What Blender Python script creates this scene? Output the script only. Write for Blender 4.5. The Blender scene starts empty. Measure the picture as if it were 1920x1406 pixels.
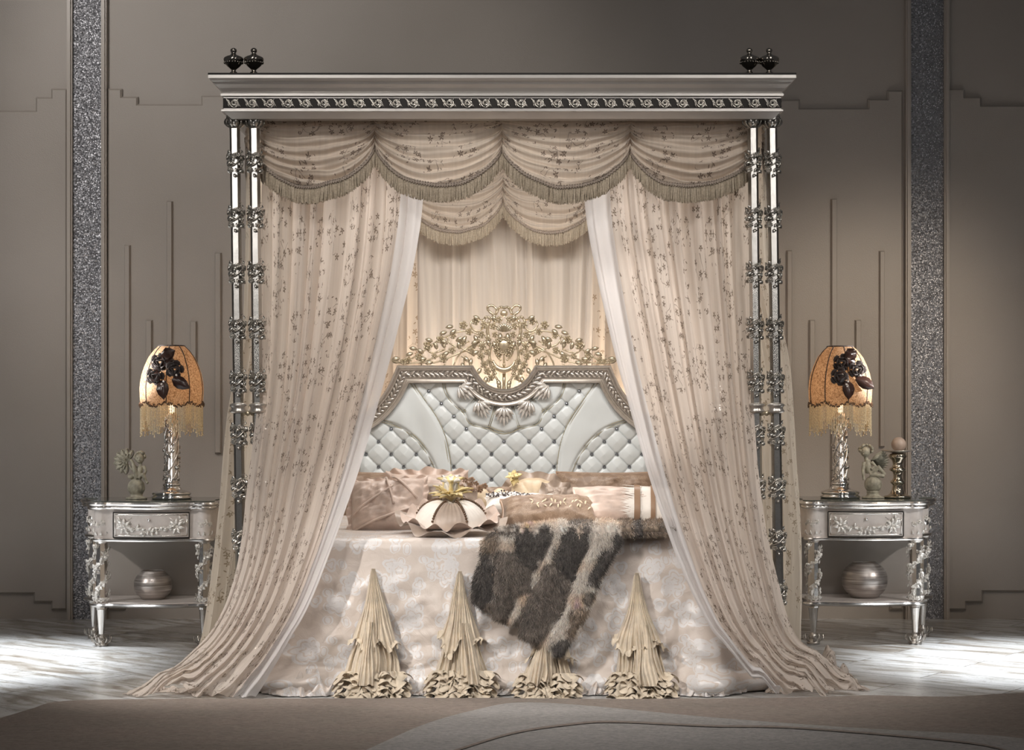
import bpy, math, random
import numpy as np
from mathutils import Vector, Matrix, noise
random.seed(7); rng = np.random.default_rng(7)
PI = math.pi
scn = bpy.context.scene
COL = scn.collection
F, CD, HC, HY, CX = 3500.0, 10.06, 1.15, 760.0, 960.0   # focal (px), camera-wall distance, camera height, horizon row
def sc(Y): return F/(CD+Y)
def W(px, py, Y):
    s = sc(Y); return Vector(((px-CX)/s, Y, HC+(HY-py)/s))
def floorY(py, z=0.0): return F*(HC-z)/(py-HY)-CD

# ------------------------------------------------------------------ materials
def mat(name):
    m = bpy.data.materials.new(name); m.use_nodes = True
    nt = m.node_tree; nt.nodes.clear()
    out = nt.nodes.new('ShaderNodeOutputMaterial')
    return m, nt, out
def N(nt, t, **kw):
    n = nt.nodes.new(t)
    ins = kw.pop('ins', {})
    for k, v in kw.items(): setattr(n, k, v)
    for k, v in ins.items():
        if isinstance(v, bpy.types.NodeSocket): nt.links.new(v, n.inputs[k])
        else: n.inputs[k].default_value = v
    return n
def M2(nt, op, a, b=None, c=None):
    n = nt.nodes.new('ShaderNodeMath'); n.operation = op
    for i, v in enumerate((a, b, c)):
        if v is None: continue
        if isinstance(v, bpy.types.NodeSocket): nt.links.new(v, n.inputs[i])
        else: n.inputs[i].default_value = v
    return n.outputs[0]
def V2(nt, op, a, b=None, sc_=None):
    n = nt.nodes.new('ShaderNodeVectorMath'); n.operation = op
    for i, v in enumerate((a, b)):
        if v is None: continue
        if isinstance(v, bpy.types.NodeSocket): nt.links.new(v, n.inputs[i])
        else: n.inputs[i].default_value = v
    if sc_ is not None: n.inputs['Scale'].default_value = sc_
    return n
def mixc(nt, f, a, b, bt='MIX'):
    n = nt.nodes.new('ShaderNodeMix'); n.data_type = 'RGBA'; n.blend_type = bt
    for i, v in ((0, f), (6, a), (7, b)):
        if isinstance(v, bpy.types.NodeSocket): nt.links.new(v, n.inputs[i])
        else: n.inputs[i].default_value = v if i == 0 else (*v[:3], 1)
    return n.outputs[2]
def ramp(nt, f, stops):
    n = nt.nodes.new('ShaderNodeValToRGB')
    nt.links.new(f, n.inputs[0])
    el = n.color_ramp.elements
    while len(el) < len(stops): el.new(0.5)
    for e, (p, c) in zip(el, stops):
        e.position = p; e.color = (*c, 1) if len(c) == 3 else c
    return n.outputs[0]
def bump(nt, h, strength=.3, dist=.01):
    return N(nt, 'ShaderNodeBump', ins={'Height': h, 'Strength': strength, 'Distance': dist}).outputs[0]
def obco(nt): return nt.nodes.new('ShaderNodeTexCoord').outputs['Object']
def simple(name, col, rough=.5, metal=0, nz=0, nscale=40, bmp=0, bscale=60, sheen=0, coat=0, spec=.5):
    m, nt, out = mat(name)
    p = N(nt, 'ShaderNodeBsdfPrincipled', ins={'Base Color': (*col, 1), 'Roughness': rough, 'Metallic': metal, 'Sheen Weight': sheen, 'Coat Weight': coat, 'Specular IOR Level': spec})
    co = obco(nt)
    if nz:
        t = N(nt, 'ShaderNodeTexNoise', ins={'Vector': co, 'Scale': nscale, 'Detail': 4})
        c = ramp(nt, t.outputs[0], [(.3, tuple(x*(1-nz) for x in col)), (.7, tuple(min(1, x*(1+nz)) for x in col))])
        nt.links.new(c, p.inputs['Base Color'])
    if bmp:
        t = N(nt, 'ShaderNodeTexNoise', ins={'Vector': co, 'Scale': bscale, 'Detail': 3})
        nt.links.new(bump(nt, t.outputs[0], bmp, .004), p.inputs['Normal'])
    nt.links.new(p.outputs[0], out.inputs[0])
    return m

def embroidery(nt, uv, sc0=.8):
    """mask of small flower sprigs, uv in metres"""
    P = V2(nt, 'SCALE', uv, sc_=24*sc0).outputs[0]
    cl = N(nt, 'ShaderNodeTexVoronoi', voronoi_dimensions='2D', ins={'Vector': V2(nt, 'SCALE', uv, sc_=7.0*sc0).outputs[0], 'Scale': 1.0, 'Randomness': .8})
    gate = M2(nt, 'LESS_THAN', cl.outputs['Distance'], .40)
    vo = N(nt, 'ShaderNodeTexVoronoi', voronoi_dimensions='2D', ins={'Vector': P, 'Scale': 1.0, 'Randomness': .75})
    d = V2(nt, 'SUBTRACT', P, vo.outputs['Position']).outputs[0]
    sp = N(nt, 'ShaderNodeSeparateXYZ', ins={0: d})
    r = V2(nt, 'LENGTH', d).outputs['Value']
    r = N(nt, 'ShaderNodeMath', operation='SQRT', ins={0: M2(nt, 'ADD', M2(nt, 'MULTIPLY', sp.outputs[0], sp.outputs[0]), M2(nt, 'MULTIPLY', sp.outputs[1], sp.outputs[1]))}).outputs[0]
    th = M2(nt, 'ARCTAN2', sp.outputs[1], sp.outputs[0])
    rc = N(nt, 'ShaderNodeSeparateColor', ins={0: vo.outputs['Color']})
    ph = M2(nt, 'MULTIPLY', rc.outputs[0], 6.28)
    R = M2(nt, 'MULTIPLY_ADD', M2(nt, 'COSINE', M2(nt, 'ADD', M2(nt, 'MULTIPLY', th, 5.0), ph)), .105, .20)
    fl = M2(nt, 'MULTIPLY', M2(nt, 'LESS_THAN', r, R), M2(nt, 'GREATER_THAN', r, .04))
    fl = M2(nt, 'MULTIPLY', fl, M2(nt, 'LESS_THAN', rc.outputs[1], .68))
    # leaves
    P2 = V2(nt, 'SCALE', uv, sc_=40*sc0).outputs[0]
    v2 = N(nt, 'ShaderNodeTexVoronoi', voronoi_dimensions='2D', ins={'Vector': P2, 'Scale': 1.0, 'Randomness': .8})
    d2 = N(nt, 'ShaderNodeSeparateXYZ', ins={0: V2(nt, 'SUBTRACT', P2, v2.outputs['Position']).outputs[0]})
    rc2 = N(nt, 'ShaderNodeSeparateColor', ins={0: v2.outputs['Color']})
    a = M2(nt, 'MULTIPLY', rc2.outputs[0], 6.28)
    ca, sa = M2(nt, 'COSINE', a), M2(nt, 'SINE', a)
    lx = M2(nt, 'ADD', M2(nt, 'MULTIPLY', d2.outputs[0], ca), M2(nt, 'MULTIPLY', d2.outputs[1], sa))
    ly = M2(nt, 'SUBTRACT', M2(nt, 'MULTIPLY', d2.outputs[1], ca), M2(nt, 'MULTIPLY', d2.outputs[0], sa))
    lf = M2(nt, 'ADD', M2(nt, 'POWER', M2(nt, 'ABSOLUTE', M2(nt, 'DIVIDE', lx, .26)), 2.0), M2(nt, 'POWER', M2(nt, 'ABSOLUTE', M2(nt, 'DIVIDE', ly, .09)), 2.0))
    lf = M2(nt, 'MULTIPLY', M2(nt, 'LESS_THAN', lf, 1.0), M2(nt, 'LESS_THAN', rc2.outputs[1], .5))
    # vines
    nz = N(nt, 'ShaderNodeTexNoise', ins={'Vector': uv, 'Scale': 14.0*sc0, 'Detail': 1.0})
    pv = V2(nt, 'ADD', V2(nt, 'SCALE', uv, sc_=15*sc0).outputs[0], V2(nt, 'SCALE', nz.outputs['Color'], sc_=1.2).outputs[0]).outputs[0]
    ve = N(nt, 'ShaderNodeTexVoronoi', voronoi_dimensions='2D', feature='DISTANCE_TO_EDGE', ins={'Vector': pv, 'Scale': 1.0})
    vn = M2(nt, 'LESS_THAN', ve.outputs['Distance'], .022)
    g2 = N(nt, 'ShaderNodeTexNoise', ins={'Vector': uv, 'Scale': 9.0*sc0, 'Detail': 0.0})
    vn = M2(nt, 'MULTIPLY', vn, M2(nt, 'GREATER_THAN', g2.outputs[0], .53))
    mx = M2(nt, 'MAXIMUM', M2(nt, 'MAXIMUM', fl, lf), M2(nt, 'MULTIPLY', vn, .7))
    return M2(nt, 'MULTIPLY', mx, gate)

def sheer(name, col, emb=(.2, .15, .1), alpha=.88, embro=True, plain_u=None, trans=.35, tint=None, es=.8, rough=.75, sheen=.3):
    m, nt, out = mat(name)
    uv = N(nt, 'ShaderNodeUVMap').outputs[0]
    base = (*col, 1)
    w = N(nt, 'ShaderNodeTexNoise', ins={'Vector': V2(nt, 'MULTIPLY', uv, (60, 2.0, 1)).outputs[0], 'Scale': 1.0, 'Detail': 3.0})
    c = ramp(nt, w.outputs[0], [(.3, tuple(x*.93 for x in col)), (.7, tuple(min(1, x*1.05) for x in col))])
    a = alpha
    if plain_u:
        sx = N(nt, 'ShaderNodeSeparateXYZ', ins={0: uv})
        pm = M2(nt, 'GREATER_THAN', sx.outputs[0], plain_u)
        c = mixc(nt, pm, c, tint or (.9, .9, .92))
    if embro:
        e = embroidery(nt, uv, es)
        if plain_u: e = M2(nt, 'MULTIPLY', e, M2(nt, 'SUBTRACT', 1.0, pm))
        c = mixc(nt, M2(nt, 'MULTIPLY', e, .9), c, emb)
        a = M2(nt, 'MAXIMUM', alpha, e)
    p = N(nt, 'ShaderNodeBsdfPrincipled', ins={'Base Color': c, 'Roughness': rough, 'Sheen Weight': sheen, 'Specular IOR Level': .25})
    t = N(nt, 'ShaderNodeBsdfTranslucent', ins={'Color': c})
    mx = N(nt, 'ShaderNodeMixShader', ins={0: trans, 1: p.outputs[0], 2: t.outputs[0]})
    tr = N(nt, 'ShaderNodeBsdfTransparent')
    m2 = N(nt, 'ShaderNodeMixShader', ins={0: a, 1: tr.outputs[0], 2: mx.outputs[0]})
    nt.links.new(m2.outputs[0], out.inputs[0])
    return m

def satin(name, col, col2, scale=9, rough=.38, sheen=.2, bmp=.25, metal=0, spec=.5):
    """damask weave"""
    m, nt, out = mat(name)
    co = obco(nt)
    nz = N(nt, 'ShaderNodeTexNoise', ins={'Vector': co, 'Scale': scale*1.4, 'Detail': 2.0})
    pv = V2(nt, 'ADD', co, V2(nt, 'SCALE', nz.outputs['Color'], sc_=.12).outputs[0]).outputs[0]
    vo = N(nt, 'ShaderNodeTexVoronoi', ins={'Vector': pv, 'Scale': scale, 'Randomness': .8})
    pt = M2(nt, 'SINE', M2(nt, 'MULTIPLY', vo.outputs['Distance'], 26.0))
    msk = ramp(nt, pt, [(.35, (0, 0, 0)), (.55, (1, 1, 1))])
    gate = N(nt, 'ShaderNodeTexNoise', ins={'Vector': co, 'Scale': scale*.6, 'Detail': 1.0})
    g = ramp(nt, gate.outputs[0], [(.42, (0, 0, 0)), (.52, (1, 1, 1))])
    msk = mixc(nt, 1.0, msk, g, 'MULTIPLY')
    c = mixc(nt, msk, col, col2)
    wr = N(nt, 'ShaderNodeTexNoise', ins={'Vector': co, 'Scale': 22.0, 'Detail': 4.0, 'Distortion': 1.0})
    b = bump(nt, wr.outputs[0], bmp, .012)
    rg = M2(nt, 'MULTIPLY_ADD', N(nt, 'ShaderNodeSeparateColor', ins={0: msk}).outputs[0], -.14, rough+.1)
    p = N(nt, 'ShaderNodeBsdfPrincipled', ins={'Base Color': c, 'Roughness': rg, 'Sheen Weight': sheen, 'Normal': b, 'Metallic': metal, 'Specular IOR Level': spec})
    nt.links.new(p.outputs[0], out.inputs[0])
    return m

def damask_uv(name, col, col2):
    m, nt, out = mat(name)
    uv = N(nt, 'ShaderNodeUVMap').outputs[0]; co = obco(nt)
    def motif(scale, off, k, kk, thr):
        P = V2(nt, 'ADD', V2(nt, 'SCALE', uv, sc_=scale).outputs[0], (off, off*.7, 0)).outputs[0]
        vo = N(nt, 'ShaderNodeTexVoronoi', voronoi_dimensions='2D', ins={'Vector': P, 'Scale': 1.0, 'Randomness': .7})
        d = N(nt, 'ShaderNodeSeparateXYZ', ins={0: V2(nt, 'SUBTRACT', P, vo.outputs['Position']).outputs[0]})
        rad = vo.outputs['Distance']; th = M2(nt, 'ARCTAN2', d.outputs[1], d.outputs[0])
        rc = N(nt, 'ShaderNodeSeparateColor', ins={0: vo.outputs['Color']})
        tw = M2(nt, 'MULTIPLY_ADD', rad, 3.0, M2(nt, 'MULTIPLY', rc.outputs[0], 6.28))
        Rr = M2(nt, 'MULTIPLY_ADD', M2(nt, 'ABSOLUTE', M2(nt, 'COSINE', M2(nt, 'MULTIPLY_ADD', th, k, tw))), .12, .26)
        q = M2(nt, 'DIVIDE', rad, Rr)
        rings = M2(nt, 'GREATER_THAN', M2(nt, 'SINE', M2(nt, 'MULTIPLY_ADD', q, kk, M2(nt, 'MULTIPLY', M2(nt, 'COSINE', M2(nt, 'MULTIPLY', th, k*2)), .8))), -.72)
        return M2(nt, 'MULTIPLY', M2(nt, 'MULTIPLY', M2(nt, 'LESS_THAN', q, 1.0), rings), M2(nt, 'LESS_THAN', rc.outputs[1], thr))
    msk = M2(nt, 'MAXIMUM', motif(7.5, 0, 2.5, 15.0, .75), M2(nt, 'MAXIMUM', motif(13.0, 5.3, 1.5, 9.0, .6), motif(17.0, 9.1, 1.0, 7.0, .5)))
    c = mixc(nt, msk, col, col2)
    wr = N(nt, 'ShaderNodeTexNoise', ins={'Vector': co, 'Scale': 24.0, 'Detail': 5.0, 'Distortion': 1.2})
    b = bump(nt, wr.outputs[0], .32, .012)
    rg = M2(nt, 'MULTIPLY_ADD', msk, -.16, .46)
    p = N(nt, 'ShaderNodeBsdfPrincipled', ins={'Base Color': c, 'Roughness': rg, 'Sheen Weight': .2, 'Normal': b})
    nt.links.new(p.outputs[0], out.inputs[0])
    return m
def wallmat():
    m, nt, out = mat('taupe_lacquer')
    co = obco(nt)
    n1 = N(nt, 'ShaderNodeTexNoise', ins={'Vector': co, 'Scale': 1.3, 'Detail': 3.0})
    c = ramp(nt, n1.outputs[0], [(.3, (.36, .318, .278)), (.7, (.40, .357, .318))])
    n2 = N(nt, 'ShaderNodeTexNoise', ins={'Vector': co, 'Scale': 260.0, 'Detail': 2.0})
    p = N(nt, 'ShaderNodeBsdfPrincipled', ins={'Base Color': c, 'Roughness': .42, 'Normal': bump(nt, n2.outputs[0], .35, .003), 'Specular IOR Level': .5})
    nt.links.new(p.outputs[0], out.inputs[0]); return m
def glitter():
    m, nt, out = mat('glitter_mosaic')
    co = obco(nt)
    vo = N(nt, 'ShaderNodeTexVoronoi', ins={'Vector': co, 'Scale': 190.0, 'Randomness': .2})
    rc = N(nt, 'ShaderNodeSeparateColor', ins={0: vo.outputs['Color']})
    c = ramp(nt, rc.outputs[0], [(0, (.14, .14, .15)), (.5, (.24, .24, .255)), (.86, (.40, .40, .43)), (1, (.95, .95, 1))])
    nrm = V2(nt, 'NORMALIZE', V2(nt, 'ADD', N(nt, 'ShaderNodeNewGeometry').outputs['Normal'], V2(nt, 'SCALE', V2(nt, 'SUBTRACT', vo.outputs['Color'], (.5, .5, .5)).outputs[0], sc_=.7).outputs[0]).outputs[0]).outputs[0]
    p = N(nt, 'ShaderNodeBsdfPrincipled', ins={'Base Color': c, 'Roughness': .35, 'Metallic': .45, 'Normal': nrm})
    nt.links.new(p.outputs[0], out.inputs[0]); return m
def marble():
    m, nt, out = mat('marble_parquet')
    co = obco(nt)
    # diagonal tiles
    rot = N(nt, 'ShaderNodeMapping', ins={'Vector': co, 'Rotation': (0, 0, math.radians(38))}).outputs[0]
    br = N(nt, 'ShaderNodeTexBrick', offset=.5, ins={'Vector': rot, 'Scale': 1.0, 'Mortar Size': .0035, 'Brick Width': .9, 'Row Height': .22, 'Color1': (.0, 0, 0, 1), 'Color2': (1, 1, 1, 1), 'Mortar': (.5, .5, .5, 1)})
    off = V2(nt, 'SCALE', br.outputs['Color'], sc_=3.0).outputs[0]
    pv = V2(nt, 'ADD', N(nt, 'ShaderNodeMapping', ins={'Vector': rot, 'Scale': (1.2, 4.5, 1)}).outputs[0], off).outputs[0]
    n1 = N(nt, 'ShaderNodeTexNoise', ins={'Vector': pv, 'Scale': 1.6, 'Detail': 7.0, 'Distortion': 1.6})
    c = ramp(nt, n1.outputs[0], [(.30, (.22, .19, .16)), (.40, (.34, .32, .29)), (.5, (.50, .50, .49)), (.7, (.62, .62, .62))])
    n3 = N(nt, 'ShaderNodeTexNoise', ins={'Vector': V2(nt, 'ADD', N(nt, 'ShaderNodeMapping', ins={'Vector': rot, 'Scale': (2.5, 14, 1)}).outputs[0], off).outputs[0], 'Scale': 1.5, 'Detail': 5.0, 'Distortion': 2.2})
    v = ramp(nt, n3.outputs[0], [(.462, (1, 1, 1)), (.475, (.45, .42, .38)), (.488, (1, 1, 1))])
    c = mixc(nt, .9, c, v, 'MULTIPLY')
    c = mixc(nt, M2(nt, 'MULTIPLY', br.outputs['Fac'], .75), c, (.14, .13, .12))
    p = N(nt, 'ShaderNodeBsdfPrincipled', ins={'Base Color': c, 'Roughness': .24})
    nt.links.new(p.outputs[0], out.inputs[0]); return m
def carpet(name, c1, c2):
    m, nt, out = mat(name)
    co = obco(nt)
    n0 = N(nt, 'ShaderNodeTexNoise', ins={'Vector': N(nt, 'ShaderNodeMapping', ins={'Vector': co, 'Scale': (1, 3, 1)}).outputs[0], 'Scale': 2.5, 'Detail': 5.0})
    n1 = N(nt, 'ShaderNodeTexNoise', ins={'Vector': N(nt, 'ShaderNodeMapping', ins={'Vector': co, 'Scale': (1, 2.2, 1)}).outputs[0], 'Scale': 42.0, 'Detail': 6.0, 'Roughness': .85})
    c = mixc(nt, n0.outputs[0], c1, c2)
    c = mixc(nt, .85, c, ramp(nt, n1.outputs[0], [(.36, (.40, .40, .40)), (.62, (1.0, 1.0, 1.0))]), 'MULTIPLY')
    p = N(nt, 'ShaderNodeBsdfPrincipled', ins={'Base Color': c, 'Roughness': .95, 'Sheen Weight': .2, 'Normal': bump(nt, n1.outputs[0], .8, .01), 'Specular IOR Level': .1})
    nt.links.new(p.outputs[0], out.inputs[0]); return m
def brushed():
    m, nt, out = mat('brushed_silver_glaze')
    co = N(nt, 'ShaderNodeMapping', ins={'Vector': obco(nt), 'Scale': (4, 4, 130)}).outputs[0]
    n1 = N(nt, 'ShaderNodeTexNoise', ins={'Vector': co, 'Scale': 1.4, 'Detail': 5.0})
    c = ramp(nt, n1.outputs[0], [(.3, (.22, .19, .17)), (.5, (.45, .41, .385)), (.75, (.72, .68, .65))])
    p = N(nt, 'ShaderNodeBsdfPrincipled', ins={'Base Color': c, 'Roughness': .32, 'Metallic': .85, 'Normal': bump(nt, n1.outputs[0], .35, .003)})
    nt.links.new(p.outputs[0], out.inputs[0]); return m
def vcol(name, rough=.8, sheen=.4, attr='Col'):
    m, nt, out = mat(name)
    a = N(nt, 'ShaderNodeAttribute', attribute_name=attr)
    p = N(nt, 'ShaderNodeBsdfPrincipled', ins={'Base Color': a.outputs[0], 'Roughness': rough, 'Sheen Weight': sheen, 'Specular IOR Level': .25})
    nt.links.new(p.outputs[0], out.inputs[0]); return m
def lace(name, c1, c2):
    m, nt, out = mat(name)
    co = obco(nt)
    vo = N(nt, 'ShaderNodeTexNoise', ins={'Vector': co, 'Scale': 130.0, 'Detail': 3.0, 'Distortion': 1.5})
    c = ramp(nt, vo.outputs[0], [(.42, c1), (.56, c2)])
    p = N(nt, 'ShaderNodeBsdfPrincipled', ins={'Base Color': c, 'Roughness': .7})
    t = N(nt, 'ShaderNodeBsdfTranslucent', ins={'Color': c})
    mx = N(nt, 'ShaderNodeMixShader', ins={0: .5, 1: p.outputs[0], 2: t.outputs[0]})
    nt.links.new(mx.outputs[0], out.inputs[0]); return m

MT = dict(
 wall=wallmat(), glitter=glitter(), marble=marble(),
 trim=simple('warm_trim_paint', (.42, .37, .325), .35),
 silver=simple('silver_leaf', (.74, .715, .69), .2, 1, bmp=.15, bscale=30),
 silverp=simple('pale_silver_paint', (.72, .665, .63), .32, .3, nz=.06, bmp=.1),
 silverm=simple('satin_silver_cornice', (.54, .515, .49), .34, .6, nz=.05, nscale=8),
 pales=simple('pale_silver_leafing', (.78, .75, .71), .33, .35, nz=.15, nscale=90), postm=simple('brushed_post_silver', (.46, .45, .43), .27, 1, bmp=.1, bscale=30), pewter=simple('dark_pewter', (.27, .255, .24), .22, 1), fin=simple('dark_polished_bronze', (.34, .31, .27), .12, 1),
 darkrecess=simple('blackened_recess', (.035, .032, .03), .7, 0, spec=.2),
 chrome=simple('polished_chrome', (.74, .73, .725), .07, 1),
 champ=simple('champagne_gilt', (.60, .52, .385), .34, .75, nz=.12, nscale=60),
 champs=simple('champagne_silver', (.56, .52, .475), .3, .8, nz=.08, nscale=50),
 garl=simple('antique_silver', (.56, .535, .49), .26, .9, nz=.1, nscale=60),
 leather=simple('pearl_leather', (.70, .745, .755), .30, 0, bmp=.1, bscale=25, coat=.15),
 piping=simple('gold_cord', (.42, .38, .27), .5, .3),
 crystal=simple('crystal_button', (.22, .23, .25), .12, .9),
 glass=simple('smoked_table_glass', (.12, .13, .115), .06, .3),
 stone=simple('patinated_stone', (.34, .32, .25), .6, 0, nz=.4, nscale=40, bmp=.4, bscale=60),
 cwax=simple('rosy_wax', (.42, .33, .275), .45, 0, nz=.15, nscale=30),
 lace=lace('amber_lace', (.30, .18, .10), (.62, .44, .29)),
 dark=simple('dark_brown_velvet', (.03, .018, .016), .55, 0, sheen=.3),
 darksat=simple('dark_brown_satin', (.05, .025, .02), .25),
 pearl=simple('pearl_bead', (.85, .80, .76), .2),
 bead=simple('amber_glass_bead', (.85, .66, .44), .2, .2, nz=.3, nscale=200),
 brownbead=simple('bronze_bead', (.16, .10, .065), .25, .5),
 curtF=sheer('embroidered_voile', (.73, .645, .575), (.16, .118, .085), .87, True, 2.02, .45, (.77, .745, .74)),
 curtS=sheer('cream_voile', (.72, .64, .53), (.30, .23, .15), .90, True, None, .4),
 curtB=sheer('ivory_backcloth', (.76, .69, .62), (.42, .32, .22), .98, False, None, .3),
 curtE=sheer('embroidered_backcloth', (.70, .60, .50), (.35, .25, .16), .97, True, None, .3),
 swag=sheer('embroidered_swag', (.68, .59, .50), (.19, .145, .115), .96, True, None, .32),
 fringe=simple('bullion_fringe', (.38, .31, .225), .6, nz=.25, nscale=150, sheen=.3),
 braid=simple('taupe_braid', (.30, .245, .20), .6, nz=.3, nscale=200),
 cover=damask_uv('ivory_damask', (.60, .525, .47), (.655, .63, .62)),
 crepe=simple('cream_pleated_chiffon', (.62, .53, .41), .65, nz=.14, nscale=30, sheen=.3, bmp=.4, bscale=70),
 pink=simple('blush_satin', (.58, .455, .385), .42, nz=.12, nscale=25, sheen=.3, bmp=.3, bscale=35),
 taupe=simple('taupe_satin', (.40, .315, .255), .4, nz=.1, nscale=25, sheen=.3, bmp=.2, bscale=35),
 beige=simple('pale_gold_satin', (.62, .49, .33), .38, nz=.1, nscale=25, sheen=.3, bmp=.2),
 ivory=simple('ivory_satin', (.80, .75, .69), .35, nz=.06, nscale=25, sheen=.3, bmp=.2),
 yell=simple('pale_yellow_organza', (.80, .64, .30), .5, nz=.15, nscale=40, sheen=.3),
 damaskb=satin('brown_damask', (.20, .13, .085), (.38, .28, .20), 46, .42, bmp=.12),
 wine=simple('bronze_ribbon', (.30, .19, .12), .35),
 vase=brushed(), fur=vcol('rabbit_fur'),
 rug=carpet('taupe_wool', (.42, .31, .26), (.34, .295, .24)), rug2=carpet('grey_wool', (.56, .53, .515), (.46, .43, .40)),
)

# ------------------------------------------------------------------ mesh builder
class MB:
    def __init__(s): s.v = []; s.f = []; s.mi = []; s.uv = {}; s.hasuv = False
    def add(s, vs, fs, mi=0, uvs=None, X=None):
        o = len(s.v)
        if X is not None: vs = [X @ Vector(v) for v in vs]
        s.v += [tuple(v) for v in vs]
        if uvs is not None:
            s.hasuv = True
            for i, u in enumerate(uvs): s.uv[o+i] = u
        s.f += [tuple(o+i for i in f) for f in fs]; s.mi += [mi]*len(fs)
    def grid(s, fn, nu, nv, mi=0, uvfn=None, X=None, closeu=False):
        vs = []; uvs = [] if uvfn else None
        for j in range(nv+1):
            for i in range(nu + (0 if closeu else 1)):
                vs.append(fn(i/nu, j/nv))
                if uvfn: uvs.append(uvfn(i/nu, j/nv))
        w = nu if closeu else nu+1
        fs = [(j*w+i, j*w+(i+1) % w, (j+1)*w+(i+1) % w, (j+1)*w+i) for j in range(nv) for i in range(nu)]
        s.add(vs, fs, mi, uvs, X)
    def box(s, x0, x1, y0, y1, z0, z1, mi=0, X=None):
        vs = [(x, y, z) for z in (z0, z1) for y in (y0, y1) for x in (x0, x1)]
        s.add(vs, [(0, 2, 3, 1), (4, 5, 7, 6), (0, 1, 5, 4), (2, 6, 7, 3), (0, 4, 6, 2), (1, 3, 7, 5)], mi, None, X)
    def lathe(s, prof, n=24, mi=0, X=None, flute=0, fa=0):
        vs = []
        for r, z in prof:
            for i in range(n):
                a = 2*PI*i/n; rr = r*(1+fa*math.cos(a*flute)) if flute else r
                vs.append((rr*math.cos(a), rr*math.sin(a), z))
        m = len(prof)
        fs = [(j*n+i, j*n+(i+1) % n, (j+1)*n+(i+1) % n, (j+1)*n+i) for j in range(m-1) for i in range(n)]
        if prof[0][0] > 1e-5: fs.append(tuple(range(n-1, -1, -1)))
        if prof[-1][0] > 1e-5: fs.append(tuple((m-1)*n+i for i in range(n)))
        s.add(vs, fs, mi, None, X)
    def tube(s, pts, r, n=6, mi=0, X=None, cap=True):
        pts = [Vector(p) for p in pts]; m = len(pts)
        rs = r if isinstance(r, (list, tuple)) else [r]*m
        up = None; vs = []
        for k in range(m):
            t = (pts[min(k+1, m-1)]-pts[max(k-1, 0)])
            t = t.normalized() if t.length > 1e-9 else Vector((0, 0, 1))
            if up is None:
                up = t.orthogonal().normalized()
            else:
                up = (up - t*up.dot(t)); up = up.normalized() if up.length > 1e-6 else t.orthogonal().normalized()
            b = t.cross(up)
            for i in range(n):
                a = 2*PI*i/n; vs.append(pts[k]+(up*math.cos(a)+b*math.sin(a))*rs[k])
        fs = [(j*n+i, j*n+(i+1) % n, (j+1)*n+(i+1) % n, (j+1)*n+i) for j in range(m-1) for i in range(n)]
        if cap: fs += [tuple(range(n-1, -1, -1)), tuple((m-1)*n+i for i in range(n))]
        s.add(vs, fs, mi, None, X)
    def ell(s, c, r, n=8, m=5, mi=0, X=None):
        c = Vector(c); r = (r, r, r) if not hasattr(r, '__len__') else r
        vs = [c+Vector((0, 0, -r[2]))]
        for j in range(1, m):
            p = -PI/2+PI*j/m
            for i in range(n):
                a = 2*PI*i/n; vs.append(c+Vector((r[0]*math.cos(p)*math.cos(a), r[1]*math.cos(p)*math.sin(a), r[2]*math.sin(p))))
        vs.append(c+Vector((0, 0, r[2]))); L = len(vs)-1
        fs = [(0, 1+(i+1) % n, 1+i) for i in range(n)]
        for j in range(m-2):
            for i in range(n): fs.append((1+j*n+i, 1+j*n+(i+1) % n, 1+(j+1)*n+(i+1) % n, 1+(j+1)*n+i))
        fs += [(L, 1+(m-2)*n+i, 1+(m-2)*n+(i+1) % n) for i in range(n)]
        s.add(vs, fs, mi, None, X)
    def prism(s, poly, y0, y1, mi=0, X=None):      # poly in (x,z)
        n = len(poly)
        vs = [(x, y0, z) for x, z in poly]+[(x, y1, z) for x, z in poly]
        fs = [tuple(range(n)), tuple(range(2*n-1, n-1, -1))]+[(i, i+n, (i+1) % n+n, (i+1) % n) for i in range(n)]
        s.add(vs, fs, mi, None, X)
    def leaf(s, X, L=.02, w=.009, mi=0, curl=.25):
        vs = []; n = 4
        for k in range(n+1):
            t = k/n; ww = w*math.sin(PI*min(1, t*.92+.08))**.8*(1 if k < n else .02)
            z = curl*L*math.sin(t*PI*.9); y = t*L
            vs += [(-ww, y, z+ww*.35), (0, y, z), (ww, y, z+ww*.35), (0, y, z-w*.35)]
        fs = []
        for k in range(n):
            a, b = 4*k, 4*k+4
            fs += [(a, a+1, b+1, b), (a+1, a+2, b+2, b+1), (a+2, a+3, b+3, b+2), (a+3, a, b, b+3)]
        s.add(vs, fs, mi, None, X)
    def flower(s, X, r=.01, mi=0, petals=5, depth=.5):
        for k in range(petals):
            a = 2*PI*k/petals
            Xp = X @ Matrix.Rotation(a, 4, 'Z') @ Matrix.Translation((r*.58, 0, r*depth*.3)) @ Matrix.Rotation(-.5, 4, 'Y')
            s.ell((0, 0, 0), (r*.5, r*.42, r*.2), 6, 4, mi, Xp)
        s.ell((0, 0, r*.35), r*.32, 6, 4, mi, X)
    def rose(s, X, r=.015, mi=0):
        for ring, (n, rr, h, tl) in enumerate(((5, .74, .05, -.25), (5, .46, .18, -.85), (3, .2, .22, -1.35))):
            for k in range(n):
                a = 2*PI*(k+.37*ring)/n
                Xp = X @ Matrix.Rotation(a, 4, 'Z') @ Matrix.Translation((r*rr, 0, r*h)) @ Matrix.Rotation(tl, 4, 'Y')
                s.ell((0, 0, 0), (r*.36, r*.46, r*.09), 7, 4, mi, Xp)
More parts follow.
